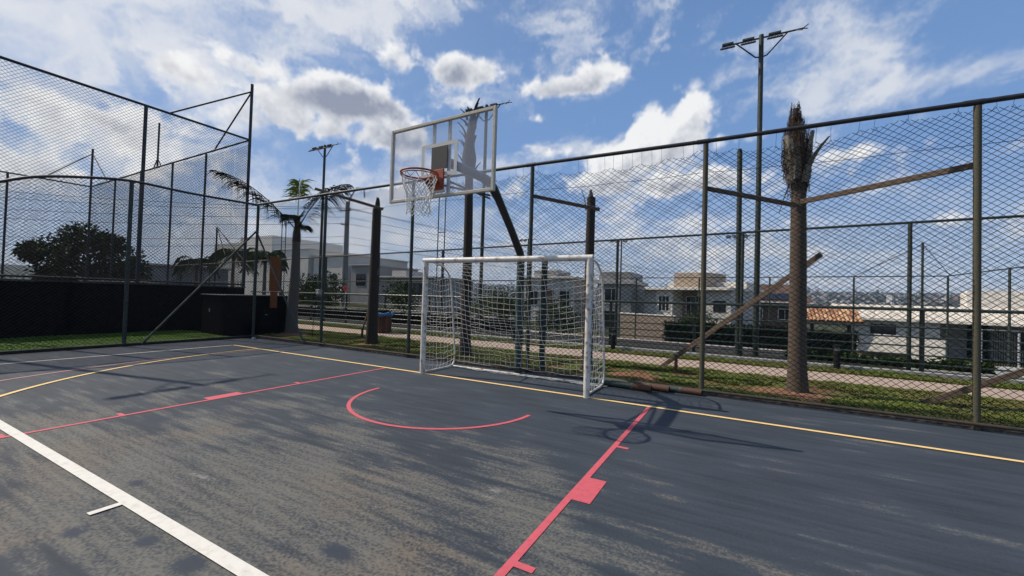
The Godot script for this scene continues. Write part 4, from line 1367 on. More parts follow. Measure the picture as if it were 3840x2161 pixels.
func build_ground() -> void:
	# land out to the hills
	var t := MB.new()
	var radii := [0.0]
	var r := 2.0
	while r < 5200.0:
		radii.append(r)
		r += maxf(2.0, r * 0.07)
	var seg := 144
	for k in radii.size() - 1:
		for s in seg:
			var a := TAU * s / seg; var b := TAU * (s + 1) / seg
			var P := func(rr: float, aa: float) -> Vector3:
				var x := rr * sin(aa); var z := -rr * cos(aa)
				return Vector3(x, ground_y(x, z) - 0.06, z)
			if k == 0:
				t.tri(P.call(0.0, a), P.call(radii[1], a), P.call(radii[1], b), Vector3.UP)
			else:
				t.quad(P.call(radii[k], a), P.call(radii[k], b), P.call(radii[k + 1], b), P.call(radii[k + 1], a), Vector3.UP)
	structure("terrain", t, M.earth)
	var g := MB.new()
	g.quad(Vector3(-19, 0, FZ - 0.13), Vector3(12, 0, FZ - 0.13), Vector3(12, 0, -7.3), Vector3(-19, 0, -7.3), Vector3.UP)
	structure("lawn", g, M.lawn)
	g = MB.new()
	g.quad(Vector3(-12.4, 0, -1.2), Vector3(FX - 0.13, 0, -1.2), Vector3(FX - 0.13, 0, 8), Vector3(-12.4, 0, 8), Vector3.UP)
	structure("turf_strip", g, M.turf)
	g = MB.new()
	g.box(Vector3(-3.0, -0.015, -4.62), Vector3(31.0, 0.05, 1.36), Basis.IDENTITY, 0.006)
	structure("footpath", g, M.path)
	# street and pavements on the slope beyond
	g = MB.new(); strip(g, -40.0, 7.0, -7.4, -11.0, 2.0, 0.9, -0.01)
	structure("street", g, M.asphalt)
	g = MB.new(); strip(g, 7.0, 30.0, -7.4, -20.0, 2.0, 0.9, -0.006)
	structure("driveway", g, M.concrete)
	g = MB.new(); strip(g, -40.0, 7.0, -11.0, -17.5, 2.0, 0.9, -0.004)
	structure("pavement", g, M.paving)
	for q in [[Vector3(4.28, 0, -2.30), 0.62], [Vector3(-5.33, 0, -2.34), 0.42], [Vector3(-9.2, 0, -2.55), 0.6], [Vector3(1.75, 0, -2.3), 0.5]]:
		var mo := MB.new()
		var rings := 7
		var sg := 26
		var nzz := FastNoiseLite.new(); nzz.seed = int(q[0].x * 13.0); nzz.frequency = 0.9
		var hp := func(rr: float, aa: float) -> Vector3:
			var e: float = q[1] * (1.0 + 0.35 * nzz.get_noise_2d(cos(aa) * 2.0, sin(aa) * 2.0))
			var x: float = q[0].x + cos(aa) * rr * e; var z: float = q[0].z + sin(aa) * rr * e * 0.75
			return Vector3(x, 0.006 + 0.055 * (1.0 - rr * rr) * (0.8 + 0.5 * nzz.get_noise_2d(x * 9.0, z * 9.0)) - 0.008 * rr, z)
		for k in rings:
			for t2 in sg:
				var a := TAU * t2 / sg; var b := TAU * (t2 + 1) / sg
				mo.quad(hp.call(float(k) / rings, a), hp.call(float(k) / rings, b), hp.call(float(k + 1) / rings, b), hp.call(float(k + 1) / rings, a), Vector3.UP)
		structure("soil", mo, M.soil)
	var greens := [Color(0.140, 0.185, 0.032), Color(0.165, 0.205, 0.040), Color(0.120, 0.165, 0.030), Color(0.190, 0.190, 0.060)]
	var bare := [[4.3, -2.4, 0.75, 1.0], [1.9, -2.5, 1.0, 0.7], [-5.3, -2.4, 0.55, 0.9], [0.5, -2.2, 1.0, 0.5], [-9.2, -2.2, 1.2, 0.9], [2.9, -2.2, 0.8, 0.35]]
	grass_patch("grass", "patchy green grass growing between the court fence and the footpath", -10.5, 9.5, -3.93, FZ - 0.15, 34000, 0.055, greens, bare, 5, 0.8)
	grass_patch("grass", "narrow grass verge between the footpath and the railing kerb", -15.0, 10.5, -6.18, -5.32, 12000, 0.055, greens, [], 6, 0.8)
	var tg := [Color(0.105, 0.195, 0.028), Color(0.125, 0.220, 0.034), Color(0.090, 0.170, 0.024)]
	grass_patch("grass", "short bright green turf in front of the black wall", -12.35, FX - 0.14, -0.9, 5.5, 22000, 0.05, tg, [], 7, 0.1)

# ------------------------------------------------------------------ things beside the court
func build_small() -> void:
	# black cabinet in the corner
	var c := thing("cabinet", "black metal cabinet with a flat lid in the fence corner", "cabinet")
	var m := MB.new()
	m.box(Vector3(-10.35, 0.6, -1.82), Vector3(1.3, 1.2, 1.95), Basis.IDENTITY, 0.012)
	part("body", m, M.cabinet, c)
	m = MB.new()
	m.box(Vector3(-10.35, 1.215, -1.82), Vector3(1.38, 0.028, 2.03), Basis.IDENTITY, 0.006)
	part("lid", m, M.dark_steel, c)
	m = MB.new()
	m.box(Vector3(-9.69, 0.62, -2.05), Vector3(0.012, 0.02, 0.08))
	part("handle", m, M.steel_pale, c)
	m = MB.new()
	m.box(Vector3(-10.55, 0.75, -0.835), Vector3(0.035, 0.10, 0.012))
	part("tag", m, M.steel_pale, c)
	for z in [-1.2, -1.83, -2.45]:
		m = MB.new()
		m.box(Vector3(-9.693, 0.6, z), Vector3(0.008, 1.1, 0.58), Basis.IDENTITY, 0.003)
		part("door", m, M.cabinet, c)
	var o := thing("orange_board", "rust-orange board standing up from the black cabinet", "board")
	m = MB.new()
	var bs := Basis(Vector3.UP, 0.9)
	m.box(Vector3(-9.62, 1.92, -2.23), Vector3(0.30, 1.10, 0.035), bs, 0.006)
	part("upper_panel", m, M.orange_board, o)
	m = MB.new()
	m.box(Vector3(-9.60, 1.10, -2.21), Vector3(0.20, 0.52, 0.03), bs, 0.006)
	part("lower_panel", m, M.orange_board, o)
	m = MB.new()
	m.rod(Vector3(-9.74, 1.15, -2.3), Vector3(-9.63, 1.15, -2.23), 0.02, 6)
	part("fixing", m, M.dark_steel, o)
	# litter bin
	var b := thing("litter_bin", "wooden slatted litter bin lined with a blue bag", "bin")
	var bp := Vector3(-7.62, 0.01, -5.0)
	m = MB.new()
	m.rod(bp + Vector3(0, 0.03, 0), bp + Vector3(0, 0.62, 0), 0.235, 20, 0.25)
	part("drum", m, M.frame_dark, b)
	for k in 18:
		var a := TAU * k / 18
		m = MB.new()
		var q := Basis(Vector3.UP, -a)
		m.box(bp + Vector3(cos(a) * 0.262, 0.33, sin(a) * 0.262), Vector3(0.022, 0.62, 0.078), q, 0.004)
		part("slat", m, M.slat[k % 3], b)
	m = MB.new()
	var ring := PackedVector3Array(); var rr := PackedFloat32Array()
	for k in 33:
		var a := TAU * k / 32
		ring.append(bp + Vector3(cos(a) * 0.285, 0.66 + 0.015 * sin(a * 5.0), sin(a) * 0.285))
		rr.append(0.062 + 0.014 * sin(a * 7.0))
	m.tube(ring, rr, 8, false)
	part("bag", m, M.bag, b)
	m = MB.new()
	m.tube(PackedVector3Array([bp + Vector3(0, 0.70, 0), bp + Vector3(0, 0.76, 0), bp + Vector3(0, 0.80, 0)]), PackedFloat32Array([0.24, 0.24, 0.16]), 20)
	part("lid", m, M.frame_dark, b)
	# bollards
	for q in [[Vector3(0.29, 0.0, -6.08), "black bollard light by the kerb beside the goal"], [Vector3(5.42, 0.0, -6.08), "black bollard light by the kerb past the nearest palm trunk"], [Vector3(-2.95, 0.0, -6.08), "black bollard light by the kerb seen through the goal net"]]:
		var l := thing("bollard", q[1], "bollard", "bollard lights along the railing kerb")
		m = MB.new(); m.rod(q[0], q[0] + Vector3(0, 0.42, 0), 0.065, 16)
		part("shaft", m, M.frame_dark, l)
		m = MB.new(); m.rod(q[0] + Vector3(0, 0.425, 0), q[0] + Vector3(0, 0.50, 0), 0.05, 16)
		part("lens", m, M.lamp_glass, l)
		m = MB.new(); m.rod(q[0] + Vector3(0, 0.505, 0), q[0] + Vector3(0, 0.56, 0), 0.085, 16, 0.07)
		part("cap", m, M.frame_dark, l)
	# pipes lying along the fence
	var pipes := [
		[Vector3(1.25, 0.055, -1.06), Vector3(2.28, 0.055, -0.98), 0.052, "pipe_green", "green steel pipe nearest the goal, lying along the fence foot", true],
		[Vector3(1.45, 0.055, -1.19), Vector3(2.52, 0.055, -1.12), 0.050, "mossy", "brownish pipe lying beside the green one at the fence foot", true],
		[Vector3(1.35, 0.045, -1.27), Vector3(2.98, 0.05, -1.195), 0.044, "pipe_green", "long green pipe with a rusty end lying at the fence foot", true]]
	for q in pipes:
		var l := thing("steel_pipe", q[4], "pipe", "loose pipes lying along the fence")
		var a: Vector3 = q[0]; var e: Vector3 = q[1]
		var d := (e - a).normalized()
		var joint := e - d * 0.30
		m = MB.new(); m.rod(a, joint, q[2], 14)
		part("painted_length", m, M[q[3]], l)
		m = MB.new(); m.rod(joint, e, q[2] * 0.97, 14)
		part("rusty_end", m, M.rust, l)
		m = MB.new(); m.rod(joint - d * 0.03, joint + d * 0.02, q[2] * 1.08, 14)
		part("collar", m, M.kerb, l)
		m = MB.new(); m.rod(e, e + d * 0.004, q[2] * 0.8, 14)
		part("bore", m, M.frame_dark, l)
	# small litter: a pale stone by the corner post
	var s := thing("stone", "small pale stone by the corner post of the court", "stone")
	m = MB.new()
	m.tube(PackedVector3Array([Vector3(-8.52, 0.0, -1.03), Vector3(-8.52, 0.03, -1.02), Vector3(-8.51, 0.06, -1.03), Vector3(-8.515, 0.075, -1.03)]), PackedFloat32Array([0.05, 0.06, 0.045, 0.015]), 9)
	part("body", m, M.concrete, s)
	# cable coil hung on a fence post
	var cc := thing("cable_coil", "coil of grey cable hanging on the second fence post", "cable")
	m = MB.new()
	for k in 4:
		var pts := PackedVector3Array()
		for i in 21:
			var a := TAU * i / 20
			pts.append(Vector3(-6.13 + cos(a) * (0.10 + 0.01 * k), 1.32 + 0.035 * k + sin(a) * 0.035, FZ + 0.03 + sin(a) * 0.06))
		m.tube(pts, PackedFloat32Array([0.007]), 5, false)
	part("loops", m, M.steel_pale, cc)
	m = MB.new()
	m.tube(PackedVector3Array([Vector3(-6.17, 1.3, FZ + 0.06), Vector3(-6.22, 0.9, FZ + 0.08), Vector3(-6.27, 0.5, FZ + 0.07), Vector3(-6.28, 0.2, FZ + 0.07)]), PackedFloat32Array([0.007]), 5)
	part("loose_end", m, M.frame_dark, cc)

# ------------------------------------------------------------------ buildings
func wall_box(called: String, parent: Node3D, x0: float, x1: float, y0: float, y1: float, zf: float, depth: float, mat: Material) -> MeshInstance3D:
	var m := MB.new()
	m.box(Vector3((x0 + x1) * 0.5, (y0 + y1) * 0.5, zf - depth * 0.5), Vector3(x1 - x0, y1 - y0, depth), Basis.IDENTITY, 0.02)
	return part(called, m, mat, parent)

func window(parent: Node3D, x0: float, x1: float, y0: float, y1: float, zf: float, fm: Material, bars := 1) -> void:
	var m := MB.new()
	var t := 0.07
	var cx := (x0 + x1) * 0.5; var cy := (y0 + y1) * 0.5; var w := x1 - x0; var h := y1 - y0
	m.box(Vector3(x0 + t * 0.5, cy, zf + 0.03), Vector3(t, h, 0.06))
	m.box(Vector3(x1 - t * 0.5, cy, zf + 0.03), Vector3(t, h, 0.06))
	m.box(Vector3(cx, y0 + t * 0.5, zf + 0.03), Vector3(w - 2 * t, t, 0.06))
	m.box(Vector3(cx, y1 - t * 0.5, zf + 0.03), Vector3(w - 2 * t, t, 0.06))
	for k in bars:
		m.box(Vector3(x0 + w * (k + 1.0) / (bars + 1.0), cy, zf + 0.028), Vector3(t * 0.6, h - 2 * t, 0.05))
	var f := part("window", m, fm, parent)
	m = MB.new()
	m.box(Vector3(cx, cy, zf + 0.008), Vector3(w - 2 * t, h - 2 * t, 0.012))
	part("pane", m, M.glass, f)

func turn(o: Node3D, pivot: Vector3, deg: float) -> void:
	o.rotation_degrees.y = deg
	o.position = pivot - o.basis * pivot

func build_houses() -> void:
	# long white house at the right
	var h := thing("house", "long low white house with a deep flat roof edge and a gated carport", "house", "houses across the street")
	wall_box("wall", h, 11.6, 16.75, -2.6, 0.52, -38.0, 8.0, M.wall_white)
	wall_box("wall", h, 16.75, 30.0, -2.6, 0.52, -41.5, 4.5, M.wall_pale)
	var rs := MB.new()
	for k in 20:
		var xa := 9.9 + k * 1.025
		rs.box(Vector3(xa + 0.5, 1.10, -39.2), Vector3(1.005, 0.09, 3.75), Basis(Vector3.RIGHT, 0.292), 0.015)
	part("roof", rs, M.wall_cream, h)
	wall_box("fascia", h, 9.85, 30.4, 0.40, 0.53, -37.35, 0.12, M.wall_white)
	wall_box("roof_void", h, 11.6, 30.0, 0.523, 1.5, -41.0, 4.0, M.wall_white)
	wall_box("roof_block", h, 18.5, 23.1, 1.623, 3.05, -43.0, 5.0, M.wall_white)
	wall_box("door", h, 18.4, 19.6, -2.4, 0.3, -41.44, 0.1, M.frame_dark)
	window(h, 12.75, 14.3, -0.85, 0.12, -38.0, M.frame_dark)
	window(h, 21.0, 23.5, -1.4, -0.1, -41.5, M.frame_dark, 2)
	wall_box("column", h, 24.2, 24.5, -2.6, 0.52, -37.8, 0.3, M.wall_white)
	turn(h, Vector3(14.0, 0, -38.0), -14.0)
	var g := thing("sliding_gate", "white-framed bar gate in front of the long white house", "gate")
	var m := MB.new()
	for x in [17.3, 19.0, 20.7, 22.4]:
		m.box(Vector3(x, -1.25, -33.0), Vector3(0.09, 2.9, 0.09), Basis.IDENTITY, 0.01)
	m.box(Vector3(19.85, 0.17, -33.0), Vector3(5.2, 0.10, 0.11), Basis.IDENTITY, 0.01)
	part("frame", m, M.frame_white, g)
	for k in 44:
		m = MB.new()
		m.rod(Vector3(17.42 + k * 0.113, -2.5, -33.02), Vector3(17.42 + k * 0.113, 0.12, -33.02), 0.022, 6)
		part("bar", m, M.frame_dark, g)
	var bw := thing("garden_wall", "white garden wall in front of the long white house", "wall")
	wall_box("face", bw, 11.15, 16.0, -2.6, -0.62, -34.4, 0.25, M.wall_white)
	wall_box("coping", bw, 11.1, 16.05, -0.617, -0.55, -34.36, 0.33, M.wall_pale)
	turn(bw, Vector3(13.5, 0, -34.4), -30.0)
	var bed := thing("planter", "low red-brown planter at the foot of the white garden wall", "planter")
	wall_box("box", bed, 10.9, 13.4, -2.5, -1.75, -31.8, 0.7, M.wall_brown)
	wall_box("rim", bed, 10.85, 13.45, -1.747, -1.69, -31.75, 0.8, M.wall_brown)
	# tiled canopy
	var c := thing("tiled_canopy", "small porch with an orange clay tile roof on dark pillars", "porch")
	for x in [8.5, 10.85]:
		m = MB.new(); m.box(Vector3(x, -1.0, -35.2), Vector3(0.22, 2.3, 0.22), Basis.IDENTITY, 0.02)
		part("pillar", m, M.frame_dark, c)
	m = MB.new()
	m.box(Vector3(9.9, 0.12, -35.15), Vector3(3.6, 0.14, 0.16), Basis.IDENTITY, 0.01)
	part("beam", m, M.wall_brown, c)
	var slope := Vector3(0, 0.98, -2.3)
	m = MB.new()
	m.quad(Vector3(8.0, 0.20, -34.9), Vector3(11.75, 0.20, -34.9), Vector3(11.5, 1.18, -37.2), Vector3(8.25, 1.18, -37.2), Vector3.UP)
	m.quad(Vector3(8.0, 0.14, -34.9), Vector3(11.75, 0.14, -34.9), Vector3(11.5, 1.12, -37.2), Vector3(8.25, 1.12, -37.2), Vector3.DOWN)
	part("roof_deck", m, M.wall_brown, c)
	var tmesh := MB.new()
	var sl := slope.normalized()
	for k in 6:
		var a0 := PI * k / 6.0; var a1 := PI * (k + 1) / 6.0
		var r0 := 0.125; var r1 := 0.105
		var up := sl.cross(Vector3.RIGHT) * -1.0
		if up.y < 0: up = -up
		var p0 := Vector3.RIGHT * cos(a0) * r0 + up * sin(a0) * r0; var p1 := Vector3.RIGHT * cos(a1) * r0 + up * sin(a1) * r0
		var q0 := Vector3.RIGHT * cos(a0) * r1 + up * sin(a0) * r1 + sl * 0.66; var q1 := Vector3.RIGHT * cos(a1) * r1 + up * sin(a1) * r1 + sl * 0.66
		tmesh.quad(p0, p1, q1, q0, p0 + p1)
		tmesh.quad(p0 * 0.8, p1 * 0.8, p1, p0, -sl)
	var tm := tmesh.mesh()
	for row in 4:
		for k in 14:
			var o := MeshInstance3D.new()
			o.name = "roof_tile"
			o.mesh = tm
			o.material_override = M.tile[rng.randi() % 4]
			c.add_child(o, true)
			o.position = Vector3(8.16 + k * 0.262 + row * 0.0, 0.235, -34.95) + sl * (0.60 * row) + Vector3(0, rng.randf_range(0, 0.012), 0)
	# white house in the centre
	h = thing("house", "white modern house with a thin flat eave and a beige box on top", "house", "houses across the street")
	wall_box("eave", h, -6.4, 3.25, 2.56, 2.82, -37.4, 7.0, M.wall_white)
	wall_box("wall", h, -5.95, -4.5, -2.4, 2.557, -38.1, 6.0, M.wall_pale)
	wall_box("wall", h, -4.5, -2.6, -2.4, 2.557, -38.0, 6.0, M.wall_white)
	wall_box("recess_wall", h, -2.6, -0.07, -2.4, 2.557, -39.8, 4.0, M.wall_tan)
	wall_box("wall", h, -0.07, 3.1, -2.4, 2.557, -38.05, 6.0, M.wall_pale)
	wall_box("roof_box", h, -3.05, 0.25, 2.823, 4.32, -38.9, 4.0, M.wall_beige)
	wall_box("parapet", h, -5.0, 3.1, 2.823, 3.45, -41.0, 2.5, M.wall_white)
	wall_box("door", h, -0.1, 0.78, -0.9, 2.0, -38.0, 0.1, M.frame_dark)
	window(h, -4.2, -2.9, 0.4, 2.0, -38.0, M.frame_white, 2)
	window(h, -2.2, -0.6, 0.2, 2.0, -39.8, M.frame_white, 2)
	window(h, 1.5, 2.6, 0.6, 1.6, -38.05, M.frame_dark)
	turn(h, Vector3(-1.5, 0, -38.0), -24.0)
	var lw := thing("garden_wall", "tan garden wall below the white modern house", "wall")
	wall_box("face", lw, -6.0, -1.0, -2.3, 0.22, -30.0, 0.25, M.wall_tan)
	wall_box("coping", lw, -6.05, -0.95, 0.223, 0.32, -29.95, 0.35, M.wall_white)
	turn(lw, Vector3(-3.0, 0, -30.0), -20.0)
	# grey house beside it
	h = thing("house", "grey two-storey house with a tall white-framed window", "house", "houses across the street")
	wall_box("wall", h, -10.2, -6.55, -2.4, 3.08, -38.3, 7.0, M.wall_grey)
	wall_box("slab", h, -10.5, -6.2, 3.083, 3.5, -37.9, 7.6, M.wall_pale)
	wall_box("upper_wall", h, -10.1, -6.7, 3.503, 4.4, -38.6, 6.0, M.wall_grey)
	window(h, -9.4, -7.85, 1.0, 2.65, -38.3, M.frame_white)
	window(h, -9.6, -8.0, -1.6, 0.2, -38.3, M.frame_dark)
	wall_box("door", h, -7.6, -6.9, -2.3, 0.1, -38.25, 0.1, M.wall_brown)
	# house seen through the goal
	h = thing("house", "pale house with a red-brown door seen through the goal net", "house", "houses across the street")
	wall_box("wall", h, -19.5, -12.9, -2.2, 3.62, -38.3, 7.0, M.wall_pale)
	wall_box("roof_slab", h, -19.9, -12.5, 3.623, 3.85, -37.9, 7.8, M.wall_white)
	wall_box("roof_block", h, -18.4, -15.3, 3.853, 4.65, -39.5, 4.0, M.wall_grey)
	window(h, -18.6, -17.3, 0.6, 2.2, -38.3, M.frame_dark)
	window(h, -14.6, -13.4, 0.6, 2.2, -38.3, M.frame_dark)
	wall_box("door", h, -16.6, -15.3, -0.4, 2.4, -38.25, 0.1, M.wall_brown)
	# brown tile-roofed house
	h = thing("house", "house with a brown tiled hip roof and dark solar panels", "house", "houses across the street")
	wall_box("wall", h, 3.6, 9.6, -2.6, 1.72, -48.0, 7.0, M.wall_brown)
	m = MB.new()
	var e0 := Vector3(3.0, 1.72, -47.2); var e1 := Vector3(10.2, 1.72, -47.2); var e2 := Vector3(10.2, 1.72, -55.8); var e3 := Vector3(3.0, 1.72, -55.8)
	var r0 := Vector3(4.6, 3.75, -51.0); var r1 := Vector3(8.6, 3.75, -51.0)
	m.quad(e0, e1, r1, r0, Vector3(0, 1, 1)); m.quad(e2, e3, r0, r1, Vector3(0, 1, -1))
	m.tri(e0, e3, r0, Vector3(-1, 1, 0)); m.tri(e1, e2, r1, Vector3(1, 1, 0)); m.quad(e0, e1, e2, e3, Vector3.DOWN)
	var rf := part("roof", m, M.roof_tile, h)
	var pn := Vector3(0, 3.8, 2.03).normalized()
	for k in 3:
		m = MB.new()
		var ctr := Vector3(5.2 + 1.15 * k, 2.25, -48.15) + pn * 0.08
		var ux := Vector3.RIGHT; var uz := Vector3(0, -2.03, 3.8).normalized()
		m.box(ctr, Vector3(1.05, 0.05, 1.5), Basis(ux, pn, uz), 0.01)
		part("solar_panel", m, M.glass, rf)
	wall_box("gutter", h, 2.9, 10.3, 1.60, 1.715, -47.1, 0.14, M.frame_white)
	window(h, 4.3, 5.6, -0.2, 1.0, -48.0, M.frame_white)
	window(h, 7.0, 8.3, -0.2, 1.0, -48.0, M.frame_white)
	# pale blocks at the left
	h = thing("apartment_block", "large pale flat-roofed building behind the feather palms", "building", "pale buildings beyond the railing")
	wall_box("wall", h, -71.0, -63.0, -0.1, 8.4, -30.0, 12.0, M.wall_white)
	wall_box("tower", h, -62.98, -55.0, -0.1, 9.1, -29.7, 12.0, M.wall_white)
	wall_box("wing", h, -54.98, -47.3, -0.1, 6.95, -30.0, 12.0, M.wall_white)
	window(h, -50.4, -49.0, 2.6, 4.0, -30.0, M.frame_dark)
	wall_box("cornice", h, -55.4, -46.9, 6.953, 7.1, -29.8, 12.4, M.wall_white)
	h = thing("apartment_block", "lower pale building right of the living palm", "building", "pale buildings beyond the railing")
	wall_box("wall", h, -46.9, -40.4, -0.2, 6.05, -30.5, 11.0, M.wall_white)
	wall_box("cornice", h, -47.0, -40.1, 6.053, 6.2, -30.2, 11.4, M.wall_white)
	window(h, -43.4, -42.2, 2.4, 3.6, -30.5, M.frame_dark)
	h = thing("apartment_block", "small stepped grey building between the utility pole and the stepped trunk", "building", "pale buildings beyond the railing")
	wall_box("wall", h, -39.2, -35.4, -0.4, 4.65, -30.2, 8.0, M.wall_grey)
	wall_box("cornice", h, -39.4, -35.2, 4.653, 4.78, -30.0, 8.4, M.wall_pale)
	window(h, -38.2, -36.6, 2.2, 3.6, -30.2, M.frame_dark)
	h = thing("apartment_block", "low grey house with a wide dark window right of the stepped trunk", "building", "pale buildings beyond the railing")
	wall_box("wall", h, -35.0, -26.5, -0.5, 3.2, -30.6, 8.0, M.wall_grey)
	wall_box("roof_slab", h, -35.3, -26.2, 3.203, 3.4, -30.2, 8.8, M.wall_pale)
	wall_box("roof_block", h, -33.6, -31.3, 3.403, 4.1, -31.5, 4.0, M.wall_pale)
	window(h, -30.6, -27.6, 1.2, 2.6, -30.6, M.frame_dark, 3)
	h = thing("house", "low grey house under the sky beside the big dark tree", "house", "pale buildings beyond the railing")
	wall_box("wall", h, -62.0, -47.0, -0.1, 3.4, -12.0, 8.0, M.wall_grey)
	wall_box("roof_slab", h, -62.3, -46.7, 3.403, 3.6, -11.6, 8.8, M.wall_pale)
	window(h, -58.0, -56.0, 1.2, 2.6, -12.0, M.frame_dark); window(h, -52.0, -50.0, 1.2, 2.6, -12.0, M.frame_dark)
	# low black wall behind the railing at the left
	var bl := thing("black_wall", "low black wall with a pale broken coping behind the railing", "wall")
	wall_box("face", bl, -24.0, -4.4, -0.35, 0.50, -8.9, 0.2, M.black_wall)
	for k in 64:
		if k % 9 == 4 or rng.randf() < 0.12: continue
		m = MB.new()
		m.box(Vector3(-23.8 + k * 0.305, 0.535, -9.0 + rng.randf_range(-0.02, 0.02)), Vector3(0.27, 0.06 + rng.randf_range(0, 0.03), 0.2), Basis(Vector3.UP, rng.randf_range(-0.08, 0.08)), 0.01)
		part("coping_stone", m, M.concrete, bl)
	# dark screen hedge at the centre
func hedge(called: String, label: String, x0: float, x1: float, y0: float, y1: float, z: float, depth: float, leaves: int, cols: Array, ls := 0.16) -> void:
	var t := thing(called, label, "hedge", "clipped hedges across the street")
	var mb := MB.new(); mb.use_c = true
	var nz := FastNoiseLite.new(); nz.seed = int(x0 * 10.0) + 7; nz.frequency = 0.5
	for i in leaves:
		var x := rng.randf_range(x0, x1)
		var top := y1 + 0.16 * nz.get_noise_1d(x * 2.0)
		var y := lerpf(y0, top, sqrt(rng.randf()))
		var zz := z - depth * 0.5 + depth * 0.5 * (1.0 if rng.randf() < 0.7 else rng.randf_range(-1, 1)) + 0.10 * nz.get_noise_2d(x * 2.0, y * 2.0)
		mb.col = cols[rng.randi() % cols.size()]
		leaf(mb, Vector3(x, y, zz), (rnd_dir() + Vector3(0, 0.3, 0.5)).normalized(), rnd_dir(), ls * rng.randf_range(0.7, 1.3), ls * 0.6, 0.3)
	part("foliage", mb, M.dry_leaf, t)
	var m := MB.new()
	m.box(Vector3((x0 + x1) * 0.5, (y0 + y1) * 0.5 - 0.08, z - depth * 0.5), Vector3(x1 - x0 - 0.1, y1 - y0 - 0.12, depth - 0.16))
	part("branches", m, M.trunk_dark, t)

func tree(called: String, label: String, base: Vector3, h: float, lobes: Array, leaves: int, ls: float, cols: Array, tr: float, group: String) -> void:
	var t := thing(called, label, "tree", group)
	var m := MB.new()
	var top := base + Vector3(0, h * 0.55, 0)
	m.tube(PackedVector3Array([base + Vector3(0, -0.1, 0), base.lerp(top, 0.4) + Vector3(0.05, 0, 0), top]), PackedFloat32Array([tr * 1.3, tr, tr * 0.6]), 9)
	for L in lobes:
		m.tube(PackedVector3Array([base.lerp(top, 0.6), base.lerp(top, 0.8).lerp(L[0], 0.4) + Vector3(0, 0.1, 0), L[0]]), PackedFloat32Array([tr * 0.5, tr * 0.3, tr * 0.1]), 6)
	part("trunk", m, M.trunk_dark, t)
	part("crown", foliage(lobes, leaves, ls, cols), M.leaf, t)

func feather_palm(label: String, base: Vector3, h: float, fl: float, cols: Array) -> void:
	var t := thing("feather_palm", label, "palm", "feather palms beyond the railing")
	var top := base + Vector3(0, h, 0)
	part("trunk", trunk_rings(base + Vector3(0, -0.1, 0), top, 0.16, 0.11, 20, 1.3, 9), M.trunk, t)
	for k in 16:
		var a := k * 2.4
		var o := Vector3(cos(a), 0, sin(a))
		var lift := rng.randf_range(0.2, 1.0)
		part("frond", frond(curve(top, top + o * fl * 0.55 + Vector3(0, fl * lift, 0), top + o * fl * 0.95 + Vector3(0, fl * (lift * 0.9 - 0.95), 0), 9), 34, fl * 0.42, 0.8, cols, 0.1, 0.75, 0.075), M.leaf, t)

